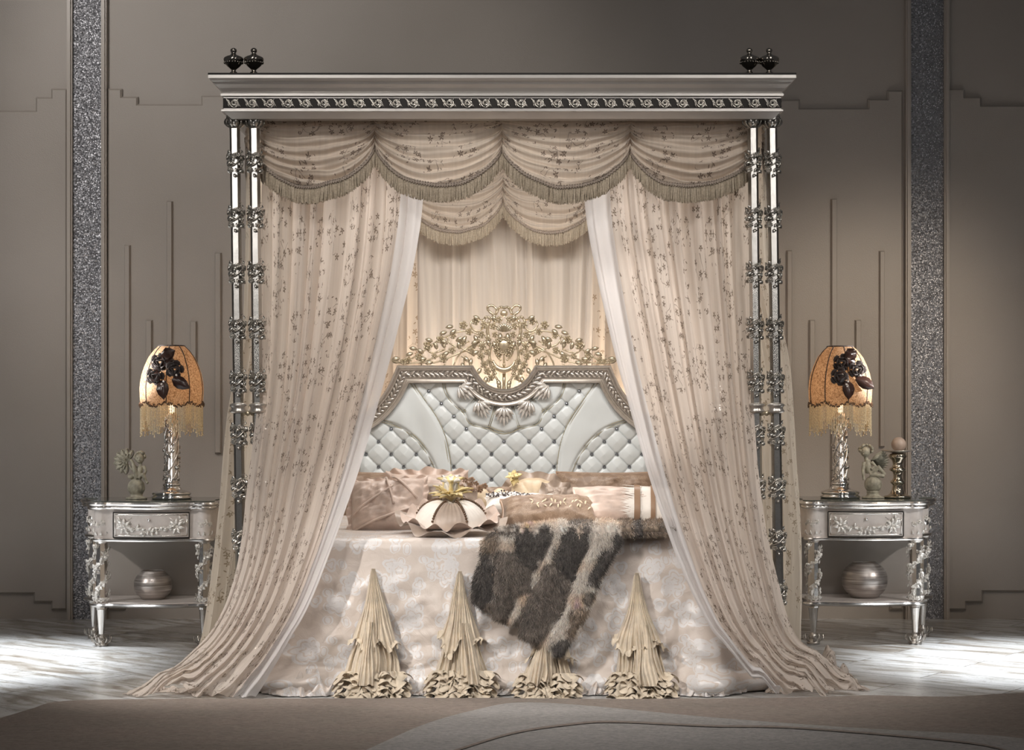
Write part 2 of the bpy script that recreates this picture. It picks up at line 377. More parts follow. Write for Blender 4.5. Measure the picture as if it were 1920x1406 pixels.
    def build(s, name, mats, parent=None, smooth=True, world=False, loc=None):
        vs = s.v
        if parent is not None and world:
            o = wloc(parent); vs = [(a-o.x, b-o.y, c-o.z) for a, b, c in vs]
        me = bpy.data.meshes.new(name); me.from_pydata(vs, [], s.f); 
        mats = mats if isinstance(mats, (list, tuple)) else [mats]
        for m in mats: me.materials.append(MT[m] if isinstance(m, str) else m)
        me.polygons.foreach_set('material_index', s.mi)
        if smooth: me.polygons.foreach_set('use_smooth', [True]*len(s.f))
        if s.hasuv:
            ul = me.uv_layers.new(name='UVMap')
            li = np.zeros(len(me.loops), dtype=np.int32); me.loops.foreach_get('vertex_index', li)
            arr = np.zeros((len(vs), 2)); 
            for k, u in s.uv.items(): arr[k] = u
            ul.data.foreach_set('uv', arr[li].ravel())
        me.update()
        o = bpy.data.objects.new(name, me); COL.objects.link(o)
        if parent is not None: o.parent = parent
        if loc is not None: o.location = loc
        if smooth == 'auto':
            sharp(me, 35)
        return o
def sharp(me, deg):
    me.set_sharp_from_angle(angle=math.radians(deg))
def wloc(o):
    v = Vector((0, 0, 0))
    while o is not None: v += Vector(o.location); o = o.parent
    return v
def tag(o, label=None, cat=None, group=None, kind=None):
    if label: o['label'] = label
    if cat: o['category'] = cat
    if group: o['group'] = group
    if kind: o['kind'] = kind
    return o
def thing(name, label, cat, loc=(0, 0, 0), group=None, rz=0):
    o = bpy.data.objects.new(name, None); COL.objects.link(o); o.location = loc; o.rotation_euler = (0, 0, rz)
    o.empty_display_size = .1
    return tag(o, label, cat, group)
def dup(o, loc=None, label=None, parent='same', rz=None):
    c = o.copy(); COL.objects.link(c)
    if parent != 'same': c.parent = parent
    for ch in list(o.children): dup(ch, parent=c)
    if loc is not None: c.location = loc
    if rz is not None: c.rotation_euler = (0, 0, rz)
    if label: c['label'] = label
    return c
def T(x, y, z): return Matrix.Translation((x, y, z))
def R(a, ax): return Matrix.Rotation(a, 4, ax)
def S3(x, y, z): return Matrix.Diagonal((x, y, z, 1))
def cr(pts, n):
    """smooth sampling of a polyline (tuples) with n samples"""
    P = np.array(pts, dtype=float); m = len(P); out = []
    for k in range(n):
        t = k/(n-1)*(m-1); i = min(int(t), m-2); f = t-i
        p0, p1, p2, p3 = P[max(i-1, 0)], P[i], P[i+1], P[min(i+2, m-1)]
        out.append(.5*((2*p1)+(-p0+p2)*f+(2*p0-5*p1+4*p2-p3)*f*f+(-p0+3*p1-3*p2+p3)*f**3))
    return [tuple(q) for q in out]
def lerpk(keys, t):
    """keys: list of tuples evenly indexed 0..1"""
    m = len(keys)-1; x = min(max(t, 0), 1)*m; i = min(int(x), m-1); f = x-i
    p0, p1, p2, p3 = keys[max(i-1, 0)], keys[i], keys[i+1], keys[min(i+2, m)]
    return [.5*((2*b)+(-a+c)*f+(2*a-5*b+4*c-d)*f*f+(-a+3*b-3*c+d)*f**3) for a, b, c, d in zip(p0, p1, p2, p3)]
def nz(x, y=0, z=0): return noise.noise(Vector((x, y, z)))
#PART2
# ================================================================== SETTING
def setting():
    m = MB(); m.box(-6, 6, 0, .12, 0, 4.2)
    wall = m.build('wall_back', 'wall', smooth=False); tag(wall, kind='structure')
    m = MB(); m.box(-6, 6, -8.5, .12, -.1, 0)
    fl = m.build('floor', 'marble', smooth=False); tag(fl, kind='structure')
    def Q(px, py): p = W(px, py, 0); return (p.x, p.z)
    # raised lower wall fields with stepped tops and bottoms
    def field(top, bot):
        poly = [Q(*p) for p in top]+[Q(*p) for p in reversed(bot)]
        n = len(poly); inset = []
        for i in range(n):
            p = np.array(poly[i]); a_ = p-np.array(poly[i-1]); b_ = np.array(poly[(i+1) % n])-p
            a_ = a_/np.hypot(*a_); b_ = b_/np.hypot(*b_)
            n1 = np.array([-a_[1], a_[0]]); n2 = np.array([-b_[1], b_[0]]); q = n1+n2; q = q/max(np.hypot(*q), 1e-6); kk = 1/max(.5, float(q@n1))
            inset.append(tuple(p-q*kk*.010))
        k = MB(); vs = [(x, 0, z) for x, z in poly]+[(x, -.010, z) for x, z in poly]+[(x, -.022, z) for x, z in inset]
        k.add(vs, [tuple(range(2*n, 3*n))]+[(j*n+i, j*n+(i+1) % n, (j+1)*n+(i+1) % n, (j+1)*n+i) for j in (0, 1) for i in range(n)])
        k.build('relief_panel', 'wall', wall, smooth=False)
    field([(-700, 208), (68, 208), (68, 183), (97, 183), (97, 167), (128, 167)], [(-700, 1113), (64, 1113), (64, 1129), (97, 1129), (97, 1143), (128, 1143)])
    field([(203, 167), (230, 167), (230, 182), (260, 182), (260, 196), (378, 196), (378, 180), (700, 180)], [(203, 1143), (235, 1143), (235, 1129), (262, 1129), (262, 1112), (700, 1112)])
    field([(1180, 187), (1499, 187), (1499, 203), (1626, 203), (1626, 186), (1662, 186), (1662, 170), (1692, 170)], [(1180, 1112), (1640, 1112), (1640, 1129), (1668, 1129), (1668, 1143), (1692, 1143)])
    field([(1774, 167), (1808, 167), (1808, 182), (1839, 182), (1839, 198), (2700, 198)], [(1774, 1143), (1811, 1143), (1811, 1129), (1842, 1129), (1842, 1109), (2700, 1109)])
    for x0, x1, y0, y1 in [(235, 247, 460, 846), (275, 288, 600, 720), (314, 326, 378, 930), (358, 371, 602, 725), (404, 417, 474, 850),
                           (1473, 1484, 470, 850), (1515, 1527, 600, 725), (1556, 1568, 374, 930), (1601, 1613, 600, 725), (1646, 1657, 471, 838)]:
        a, b = Q(x0, y0), Q(x1, y1)
        k = MB()
        # bevelled bar
        w = .006
        vs = [(a[0], -.022, b[1]), (b[0], -.022, b[1]), (b[0], -.022, a[1]), (a[0], -.022, a[1]),
              (a[0]+w, -.044, b[1]+w), (b[0]-w, -.044, b[1]+w), (b[0]-w, -.044, a[1]-w), (a[0]+w, -.044, a[1]-w)]
        k.add(vs, [(4, 5, 6, 7), (0, 1, 5, 4), (1, 2, 6, 5), (2, 3, 7, 6), (3, 0, 4, 7), (3, 2, 1, 0)])
        k.build('relief_bar', 'wall', wall, smooth=False)
    n = 1
    for x0, x1 in ((138, 192), (1706, 1768)):
        a, b = Q(x0, 1165), Q(x1, 0)
        k = MB(); k.box(a[0], b[0], -.012, 0, 0, 4.2)
        o = k.build('trim_%d' % n, 'glitter', smooth=False); tag(o, kind='structure'); n += 1
        for e0, e1 in ((x0-10, x0), (x1, x1+10)):
            k = MB(); q0, q1 = Q(e0, 0)[0], Q(e1, 0)[0]
            k.box(q0, q1, -.035, 0, 0, 4.2); k.box(q0+.008, q1-.008, -.045, 0, 0, 4.2)
            o = k.build('trim_%d' % n, 'trim', smooth=False); tag(o, kind='structure'); n += 1
    # rug : one mesh with a lighter swirl woven in
    def FP(px, py): Y = floorY(py); return (( px-CX)/sc(Y), Y)
    back = cr([(-160, 1392), (0, 1352), (60, 1334), (118, 1320), (300, 1316), (600, 1315), (900, 1314), (1200, 1316), (1500, 1313), (1620, 1309), (1720, 1311), (1800, 1311), (1920, 1304), (2150, 1300), (2400, 1310)], 60)
    swirl = cr([(560, 1470), (700, 1408), (800, 1364), (900, 1336), (975, 1324), (1100, 1330), (1330, 1352), (1600, 1372), (1920, 1392), (2200, 1440)], 40)
    k = MB(); Zt = .012
    bk = [FP(*p) for p in back]
    top = [(x, y, Zt) for x, y in bk]+[(3.4, -4.9, Zt), (-2.6, -4.9, Zt)]
    nb = len(top)
    k.add(top+[(x, y, 0.0) for x, y, z in top], [tuple(range(nb))[::-1]]+[(i, (i+1) % nb, (i+1) % nb+nb, i+nb) for i in range(nb)])
    sw = [FP(*p) for p in swirl]; sw = [p for p in sw if p[1] > -4.85]
    tp = [(x, y, Zt+.003) for x, y in sw]+[(2.9, -4.7, Zt+.003), (-1.0, -4.7, Zt+.003)]
    ns = len(tp)
    k.add(tp+[(x, y, Zt-.002) for x, y, z in tp], [tuple(range(ns))[::-1]]+[(i, (i+1) % ns, (i+1) % ns+ns, i+ns) for i in range(ns)], 1)
    # thin wavy taupe line woven in the pale field
    ln = [FP(*p) for p in cr([(850, 1418), (960, 1384), (1060, 1368), (1150, 1362), (1330, 1370), (1500, 1374), (1800, 1400), (1900, 1420)], 40)]
    vs = []
    for i, (x, y) in enumerate(ln): vs += [(x, y-.02, Zt+.006), (x, y+.02, Zt+.006)]
    k.add(vs, [(2*i, 2*i+2, 2*i+3, 2*i+1) for i in range(len(ln)-1)], 0)
    o = k.build('rug', ['rug', 'rug2'], smooth=False)
    tag(o, 'large taupe wool rug with pale grey swirl in front of the bed', 'rug')
setting()

# ================================================================== BED FRAME
YP = -2.37
bed = thing('canopy_bed', 'silver four poster canopy bed with tufted headboard and scrolled cornice', 'bed', (-.04, -1.4, 0))
def garland():
    m = MB(); r = random.Random(3)
    for k in range(3):
        pts = []
        for i in range(14):
            t = i/13; a = k*2.1+t*4.6; z = -.036+.072*t
            pts.append((.029*math.cos(a), .029*math.sin(a), z+.006*math.sin(9*t+k)))
        m.tube(pts, .0032, 5)
    for k in range(40):
        a = r.uniform(0, 6.28); z = r.choice((-1, 1))*abs(r.gauss(.026, .012))
        X = R(a, 'Z') @ T(.0245, 0, z) @ R(PI/2, 'Y') @ R(r.uniform(0, 6.28), 'Z') @ R(.30, 'X')
        m.leaf(X, r.uniform(.016, .024), .0075)
    for k in range(14):
        a = k*2*PI/7+.2*k; z = (-.032, .030, -.004)[k % 3]
        X = R(a, 'Z') @ T(.028, 0, z) @ R(PI/2, 'Y')
        (m.rose if k % 2 else m.flower)(X, r.uniform(.009, .0125))
    return m
gar_mesh = None
post_mesh = None
CT_Z = 2.355
def build_posts():
    # px at top (py 225) and bottom (py 1290) of each front post
    first = None
    prof = [(.02, .0), (.034, .002), (.034, .03), (.026, .045), (.0215, .06), (.0215, 2.29), (.026, 2.30), (.026, 2.315), (.031, 2.325), (.03, 2.345), (.034, 2.352), (.034, 2.362)]
    gm = garland(); g0 = None
    cap = MB(); r = random.Random(5)
    for k in range(10):
        a = k*2*PI/10
        X = R(a, 'Z') @ T(.024, 0, 2.295) @ R(PI/2, 'Y') @ R(PI/2, 'Z') @ R(.3, 'X')
        cap.leaf(X, .04, .010)
        cap.rose(R(a+.3, 'Z') @ T(.031, 0, 2.338) @ R(PI/2, 'Y'), .009)
    rings = [(.0235, 1.118), (.034, 1.122), (.036, 1.128), (.03, 1.134), (.03, 1.143), (.036, 1.149), (.036, 1.154), (.0235, 1.16)]
    zt = W(0, 225, YP).z
    for (xt, xb, Y, rr) in ((440, 454, YP, 0), (477, 489, YP, 1), (1411, 1424, YP, 2), (1447, 1462, YP, 3),
                        (None, -1.135, -.38, 0), (None, 1.06, -.38, 2)):
        if xt is None: Xt = Xb = xb
        else: Xt, Xb = (xt-CX)/sc(Y), (xb-CX)/sc(Y)
        lean = math.atan2(Xt-Xb, zt)
        if first is None:
            m = MB(); m.lathe(prof, 6, 0, R(.0, 'Z'))
            post = m.build('post', 'postm', bed, smooth=False); first = post
            c = cap.build('capital', 'garl', post)
            m = MB(); m.lathe(rings, 20); m.build('ring', 'champs', post)
            g0 = gm.build('garland', 'garl', post)
            zs = [1.15+(HY-y)/sc(YP) for y in (305, 408, 512, 616, 716, 814, 914, 1012, 1112, 1212)]
            g0.location = (0, 0, zs[0]); g0.rotation_euler = (0, 0, .6)
            for i, z in enumerate(zs[1:]):
                g = g0.copy(); COL.objects.link(g); g.location = (0, 0, z); g.rotation_euler = (0, 0, .6+.0*i)
            # silver instead of pewter on the lower ones
        else:
            post = first.copy(); COL.objects.link(post)
            for ch in list(first.children):
                c = ch.copy(); COL.objects.link(c); c.parent = post
        post.location = Vector((Xb, Y, 0))-wloc(bed)
        post.rotation_euler = (0, lean, 0)
    for xa, xb in ((447, 483), (1419, 1456)):
        m = MB(); a, b = W(xa, 775, YP), W(xb, 775, YP)
        m.tube([a+Vector((.03*0, 0, 0)), b], .006, 8)
        for t in (.25, .5, .75): m.ell(a.lerp(b, t), .011, 8, 6)
        m.build('post_link', 'champ', bed, world=True)
build_posts()

def cornice():
    Yf = -2.50
    # profile (outward offset o, z) from px rows at the front plane
    def z(py): return W(0, py, Yf).z
    prof = [(-.02, z(137)), (.112, z(137)), (.116, z(140)), (.116, z(146)), (.108, z(150)), (.100, z(152)), (.094, z(156)), (.080, z(162)), (.068, z(169)), (.066, z(171)), (.072, z(172)), (.072, z(176)), (.062, z(178)),
            (.062, z(201)), (.070, z(202)), (.070, z(205)), (.060, z(206)), (.046, z(212)), (.034, z(217)), (-.02, z(217))]
    x0, x1 = (444-CX)/sc(Yf), (1439-CX)/sc(Yf)
    y0, y1 = Yf+.116, -.12
    def ring(o): return [(x0-o, y0-o), (x1+o, y0-o), (x1+o, y1+o*.3), (x0-o, y1+o*.3)]
    m = MB(); vs = []
    for o, zz in prof: vs += [(x, y, zz) for x, y in ring(o)]
    n = len(prof); fs = []
    for j in range(n):
        for i in range(4): fs.append((j*4+i, j*4+(i+1) % 4, ((j+1) % n)*4+(i+1) % 4, ((j+1) % n)*4+i))
    m.add(vs, fs)
    co = m.build('cornice', 'silverm', bed, smooth=False, world=True)
    # dark frieze field
    m = MB(); yf = y0-.0635
    m.box(x0-.062, x1+.062, yf-.001, yf+.002, z(199), z(180))
    for sx, xx in ((-1, x0-.0635), (1, x1+.0635)): m.box(xx-.001, xx+.001, y0-.06, y1, z(199), z(180))
    m.build('frieze_ground', 'darkrecess', co, world=True, smooth=False)
    # rope of scrolls
    m = MB(); W0 = x1-x0+.12; nrep = 31; step = W0/nrep; h = z(180)-z(199); zc = (z(180)+z(199))/2
    def scroll(X, flip):
        R0 = h*.46
        pts = []
        for i in range(22):
            t = i/21; a = -PI*.55+t*PI*3.1; r_ = R0*(1-.80*t)
            pts.append((r_*math.cos(a)*flip, 0, r_*math.sin(a)*.95))
        m.tube(pts, [.0034*(1-.4*i/21) for i in range(22)], 5, 0, X)
        pts = []
        for i in range(16):
            t = i/15; a = -PI*.5+t*PI*2.4; r_ = R0*.72*(1-.8*t)
            pts.append((r_*math.cos(a)*flip, 0, r_*math.sin(a)*.95))
        m.tube(pts, .0019, 4, 0, X)
        # tail sweeping to next scroll
        tail = cr([(-.1*R0*flip, 0, -R0*.93), (-R0*.9*flip, 0, -R0*.5), (-R0*1.35*flip, 0, R0*.5), (-R0*1.9*flip, 0, R0*.95)], 8)
        m.tube(tail, .003, 5, 0, X)
        for dx in (.25, -.18):
            m.tube([(p[0]+dx*R0*flip, 0, p[2]) for p in tail[2:7]], .0014, 4, 0, X)
        m.leaf(X @ T(-R0*1.0*flip, -.001, -R0*.9) @ R(PI/2, 'X') @ R(.5*flip, 'Z'), R0*.9, R0*.16)
        m.leaf(X @ T(R0*1.0*flip, -.001, -R0*.95) @ R(PI/2, 'X') @ R(.25*flip, 'Z'), R0*.75, R0*.15)
        m.leaf(X @ T(R0*.9*flip, -.001, R0*.95) @ R(PI/2, 'X') @ R(PI-.6*flip, 'Z'), R0*.6, R0*.12)
        m.tube([(R0*.95*flip, 0, -R0*.1), (R0*1.15*flip, 0, -R0*.55), (R0*1.4*flip, 0, -R0*.9)], .0022, 5, 0, X)
    xm = (x0+x1)/2
    for k in range(nrep):
        x = x0-.06+step*(k+.5); fl = 1 if x < xm else 1
        scroll(T(x+.006, yf-.0042, zc), fl)
    m.build('frieze_scrollwork', 'garl', co, world=True)
    for sx, xx in ((-1, x0-.066), (1, x1+.066)):
        m = MB()
        for k in range(16):
            y = y0-.05+step*(k+.5)
            scroll(T(xx, y, zc) @ R(PI/2, 'Z'), -1)
        m.build('frieze_scrollwork', 'garl', co, world=True)
    m = MB(); m.box(x0-.117, x1+.117, y0-.117, y1+.03, z(140), z(136.5)); m.build('cornice_top', 'darkrecess', co, world=True, smooth=False)
    # finials
    zt = W(0, 138, YP).z
    pr = [(.022, -.030), (.022, -.004), (.016, 0), (.016, .004), (.010, .008), (.0095, .015), (.016, .021), (.027, .030), (.036, .042), (.040, .052), (.0415, .058), (.040, .064), (.031, .070), (.019, .0745), (.0115, .079), (.009, .084), (.0115, .089), (.0135, .095), (.0115, .101), (.005, .105), (0, .106)]
    first = None
    for px in (438, 476, 1405, 1442):
        m = MB(); m.lathe(pr, 28, 0, None)
        for i in range(20): m.ell((.037*math.cos(i*PI/10), .037*math.sin(i*PI/10), .044), .0042, 6, 4)
        p = W(px, 137, YP); 
        if first is None:
            first = m.build('finial', 'fin', bed); first.location = Vector((p.x, YP, zt))-wloc(bed)
        else:
            c = first.copy(); COL.objects.link(c); c.location = Vector((p.x, YP, zt))-wloc(bed)
    return
cornice()

# ------------------------------------------------------------------ headboard
YH = -.38
hb_cx = 945
def HB(px, py, dy=0): p = W(px, py, YH); return (p.x, YH-dy, p.z)
def side_curve(px0, off):   # right-hand inner edge; off = outward offset in px
    return None
INN = cr([(1124, 716), (1133, 736), (1146, 757), (1160, 774), (1177, 790), (1196, 803), (1216, 810)], 14)
def outline_inner():
    """inner edge of frame, from bottom-left up over to bottom-right (px)"""
    rt = INN+[(1216, 1000)]
    lt = [(2*hb_cx-x, y) for x, y in reversed(rt)]
    a0 = math.atan2(42, -75)
    arc = []
    for i in range(25):
        a = PI-math.acos(75/86.)*1+0  # placeholder
    arc = []
    ang0 = math.asin(42/86.)
    for i in range(25):
        a = PI-ang0-(PI-2*ang0)*i/24
        arc.append((hb_cx+86*math.cos(a), 674+86*math.sin(a)))
    return lt+arc+rt
def offset(poly, d):
    out = []; n = len(poly)
    for i in range(n):
        p = np.array(poly[i]); a = np.array(poly[max(i-1, 0)]); b = np.array(poly[min(i+1, n-1)])
        def nrm(v):
            L = np.hypot(*v); return np.array([v[1], -v[0]])/L if L > 1e-6 else None
        n1 = nrm(p-a) if i > 0 else None; n2 = nrm(b-p) if i < n-1 else None
        if n1 is None: n1 = n2
        if n2 is None: n2 = n1
        q = n1+n2; L = np.hypot(*q); q /= max(L, 1e-6)
        k = 1/max(.45, float(np.dot(q, n1)))
        out.append(tuple(p+q*d*k))
    return out
def headboard():
    root = bpy.data.objects.new('headboard', None); COL.objects.link(root); root.parent = bed
    root.location = Vector((W(hb_cx, 0, YH).x, YH, 0))-wloc(bed)
    inn = outline_inner()
    # frame: moulding swept along outline; (offset px, protrusion m)
    prof = [(-2, .0), (-2, .045), (1, .052), (3, .050), (4, .040), (7, .038), (8, .046), (9, .046), (10, .036), (20, .036), (21, .048), (23, .05), (25, .044), (27, .052), (30, .052), (31, .04), (31, -.03), (0, -.03)]
    # split so that mitred corners stay neat: densify
    m = MB(); rows = [offset(inn, -o if False else o) for o, d in prof]
    n = len(inn); vs = []
    for (o, d), row in zip(prof, rows): vs += [HB(x, y, d) for x, y in row]
    fs = [(j*n+i, j*n+i+1, (j+1)*n+i+1, (j+1)*n+i) for j in range(len(prof)-1) for i in range(n-1)]
    m.add(vs, fs)
    fr = m.build('frame', 'champs', root, smooth='auto', world=True)
    # carved ribbon band in the frame channel
    mid = offset(inn, 15); P = [Vector(HB(x, y, .04)) for x, y in mid]
    m = MB(); r = random.Random(2)
    acc = 0
    for i in range(len(P)-1):
        L = (P[i+1]-P[i]).length; t = (P[i+1]-P[i]).normalized(); pos = acc
        while pos < L:
            c = P[i]+t*pos; ang = math.atan2(t.z, t.x)
            k = random.choice((0, 1, 2))
            X = T(*c) @ R(-ang, 'Y') @ R(PI/2, 'X')
            if k == 0: m.ell((0, .006, .002), (.0035, .0035, .003), 6, 4, 0, X)
            fl = -1 if k else 1; m.leaf(X @ R(-PI/2+.62*fl, 'Z') @ T(0, -.010, 0), .040, .0085, 0, .1); m.leaf(X @ R(-PI/2-.75*fl, 'Z') @ T(0, 0, 0), .026, .006, 0, .1)
            
            pos += .025
        acc = pos-L
    m.build('carved_band', 'champs', fr, world=True)
    # upholstery height field
    polyin = [(x, y) for x, y in inn]
    xs = np.array([p[0] for p in polyin]); ys = np.array([p[1] for p in polyin])
    def dist_poly(px, py, pl):
        A = np.array(pl[:-1]); B = np.array(pl[1:]); d = B-A; L2 = (d**2).sum(1)
        t = np.clip((((px[..., None]-A[:, 0])*d[:, 0]+(py[..., None]-A[:, 1])*d[:, 1])/np.maximum(L2, 1e-9)), 0, 1)
        qx = A[:, 0]+t*d[:, 0]; qy = A[:, 1]+t*d[:, 1]
        return np.sqrt((px[..., None]-qx)**2+(py[..., None]-qy)**2).min(-1)
    def mir(c): return [(2*hb_cx-x, y) for x, y in c]
    pipe1 = cr([(771, 716), (793, 748), (812, 775), (826, 800), (836, 828), (842, 860), (845, 900), (846, 960)], 30)
    side = cr([(712, 788), (735, 794), (758, 804), (776, 818), (792, 835), (806, 855), (816, 875), (823, 900), (826, 960)], 30)
    fan = cr([(832, 716), (836, 735), (852, 757), (870, 771), (880, 790), (896, 798), (917, 802), (930, 808), (945, 811)], 24)
    fan = fan+list(reversed(mir(fan)))[1:]
    spokes = [[(929, 762), (917, 801)], [(961, 762), (973, 801)], [(893, 746), (871, 771)], [(997, 746), (1019, 771)]]
    pipes = [pipe1, mir(pipe1), side, mir(side), fan]+spokes
    NX, NY = 420, 190
    gx = np.linspace(668, 1222, NX); gy = np.linspace(712, 960, NY)
    PX, PY = np.meshgrid(gx, gy)
    SX = np.abs(PX-hb_cx)      # mirrored
    def xat(c, py):   # |x-cx| of a curve at row
        c = sorted(c, key=lambda p: p[1]); return np.interp(py, [p[1] for p in c], [abs(p[0]-hb_cx) for p in c])
    c1 = xat(pipe1, PY); c2 = xat(side, PY); 
    fy = np.interp(SX, [abs(p[0]-hb_cx) for p in sorted(fan[:24], key=lambda p: abs(p[0]-hb_cx))], [p[1] for p in sorted(fan[:24], key=lambda p: abs(p[0]-hb_cx))])
    infan = (SX < 113) & (PY < fy)
    tuft = ((SX < c1-2) & ~infan) | ((SX > c2+2) & (PY > 788+0*PY))
    U = (PX-hb_cx)/47.+(PY-828)/47.2; V = (PX-hb_cx)/47.-(PY-828)/47.2
    fu = np.abs(U-np.round(U)); fv = np.abs(V-np.round(V))   # 0 at seam
    h = .020*(np.clip(fu*2, 0, 1)*np.clip(fv*2, 0, 1))**.42
    seam = np.minimum(fu, fv); h += .003*np.clip(seam/.06, 0, 1)
    db = np.hypot(fu, fv); h -= .008*np.exp(-(db/.12)**2)
    smooth_h = .022+0*h
    H = np.where(tuft, h, smooth_h)
    for p in pipes: 
        dd = dist_poly(PX, PY, p); H -= .010*np.exp(-(dd/3.0)**2)
    de = dist_poly(PX, PY, polyin); H *= np.clip(de/10, 0, 1)**.5
    wr = np.array([[nz(a*.035, b*.02) for a in gx] for b in gy]); H += np.where(tuft, 0, wr*.010)
    m = MB(); s = sc(YH)
    vs = [((PX[j, i]-CX)/s, YH-.002-H[j, i], HC+(HY-PY[j, i])/s) for j in range(NY) for i in range(NX)]
    # inside test: clip quads outside inner outline
    from mathutils.geometry import intersect_point_tri_2d
    yl = np.full(NX, 0.)
    for i, x in enumerate(gx):
        a = abs(x-hb_cx)
        if a < 75: y = 674+math.sqrt(max(0, 86**2-a*a))
        elif a < 179: y = 716
        else:
            y = np.interp(a, [q[0]-hb_cx for q in INN], [q[1] for q in INN])
        yl[i] = y
    fs = []
    for j in range(NY-1):
        for i in range(NX-1):
            if gy[j+1] > yl[i]-3 and gy[j+1] > yl[i+1]-3: fs.append((j*NX+i, (j+1)*NX+i, (j+1)*NX+i+1, j*NX+i+1))
    m.add(vs, fs)
    up = m.build('tufted_panel', 'leather', root, world=True)
    # backing board
    m = MB(); m.prism([HB(x, y)[0::2] for x, y in [(max(660, min(1230, q[0])), q[1]) for q in offset(inn, 8)]], YH+.0, YH+.035)
    m.build('back_board', 'trim', root, world=True, smooth=False)
    # piping cords (double) and buttons
    for p in pipes:
        m = MB()
        for off in ((-2.2, 2.2) if p not in spokes else (-1.6, 1.6)):
            q = offset(p, off)
            q = [(x, y) for x, y in q if y < 955 and y > np.interp(x, gx, yl)-1]
            if len(q) > 1: m.tube([HB(x, y, .0155) for x, y in q], .0021, 5)
        m.build('piping', 'piping', up, world=True)
    b0 = None
    for j in range(-5, 6):
        for i in range(-12, 13):
            if (i+j) % 2: continue
            x, y = hb_cx+23.5*i, 828+23.6*j
            a = abs(x-hb_cx); cc1 = float(xat(pipe1, y)); cc2 = float(xat(side, y))
            yi = float(np.interp(x, gx, yl))
            if y < yi+8: continue
            fyv = float(np.interp(a, [abs(p[0]-hb_cx) for p in sorted(fan[:24], key=lambda p: abs(p[0]-hb_cx))], [p[1] for p in sorted(fan[:24], key=lambda p: abs(p[0]-hb_cx))]))
            okc = a < cc1-6 and not (a < 118 and y < fyv+8)
            oks = a > cc2+4 and y > 795
            if not (okc or oks): continue
            if a > 265: continue
            if b0 is None:
                m = MB(); m.lathe([(.0, .008), (.005, .006), (.009, .001), (.007, -.004), (0, -.005)], 8, 0, R(PI/2, 'X'))
                b0 = m.build('button', 'crystal', up, smooth=False); b = b0
            else: b = b0.copy(); COL.objects.link(b)
            b.location = Vector(HB(x, y, .006))-wloc(up)
    # leaf drops around the notch
    for (x, y, ang) in ((871, 731, -50), (903, 762, -24), (945, 774, 0), (987, 762, 24), (1019, 731, 50)):
        m = MB(); X = T(*HB(x, y, .036)) @ R(math.radians(ang), 'Y') @ R(PI/2, 'X')
        for k in range(-3, 4):
            m.leaf(X @ T(.004*k, .018, 0) @ R(PI+k*.22, 'Z'), .090-.012*abs(k), .009, 0, .10)
        for k in range(-2, 3): m.leaf(X @ T(.006*k, .026, .006) @ R(PI+k*.42, 'Z'), .055, .010, 0, .2)
        for k in range(3): m.flower(X @ T(0, -.008+.017*k, .006), .009)
        m.build('leaf_ornament', 'pales', up, world=True)
    # crest
    crest = bpy.data.objects.new('crest', None); COL.objects.link(crest); crest.parent = root
    crest.location = (0, 0, W(0, 690, YH).z)
    YC = .02
    def K(px, py, dy=YC): return Vector(HB(px, py, dy))
    r = random.Random(11)
    for sgn, nm in ((-1, 'rose_spray'), (1, 'rose_spray')):
        m = MB()
        def sx(x): return hb_cx+sgn*(hb_cx-x)
        for path in ([(905, 632), (885, 622), (860, 622), (835, 632), (812, 645), (790, 662), (765, 676), (744, 678)],
                     [(745, 679), (765, 682), (800, 676), (830, 664), (855, 650), (880, 640)],
                     [(900, 640), (880, 655), (862, 662), (838, 672), (815, 680), (785, 680)],
                     [(850, 690), (855, 675), (866, 660), (886, 648), (905, 650)],
                     [(885, 690), (878, 675), (866, 668)], [(838, 630), (845, 645), (870, 655), (890, 668)],
                     [(800, 655), (812, 662), (835, 655)], [(905, 600), (890, 598), (882, 610), (895, 622), (908, 612)]):
            m.tube([K(sx(x), y)+Vector((0, r.uniform(-.006, .006), 0)) for x, y in cr(path, 16)], .0048, 6)
        for x, y, rr in ((869, 610, 8), (892, 603, 7), (826, 637, 8), (803, 648, 9), (867, 642, 8), (832, 673, 8), (787, 669, 8), (880, 622, 7), (850, 630, 6), (766, 676, 7), (757, 678, 6), (848, 657, 7), (885, 658, 6), (815, 668, 6)):
            m.rose(T(*K(sx(x), y, YC+.006)) @ R(PI/2, 'X'), rr/s*1.0)
        for x, y, a in ((850, 612, 100), (855, 618, 130), (838, 622, 110), (830, 640, 200), (812, 640, 75), (782, 655, 80), (775, 662, 110), (750, 672, 95), (748, 680, 70), (842, 660, 120), (851, 686, 180), (866, 680, 200),
                        (880, 686, 150), (888, 640, 190), (874, 630, 150), (820, 655, 20), (840, 645, 60), (800, 672, 100), (862, 655, 10), (890, 628, 200), (884, 672, 170), (870, 668, 220), (905, 640, 190), (812, 678, 110), (795, 662, 60), (855, 640, 300), (833, 683, 190)):
            m.leaf(T(*K(sx(x), y, YC+.003)) @ R(PI/2, 'X') @ R(math.radians(a if sgn < 0 else -a), 'Z'), .042, .0115)
        o = m.build(nm, 'champ', crest, world=True)
    m = MB()
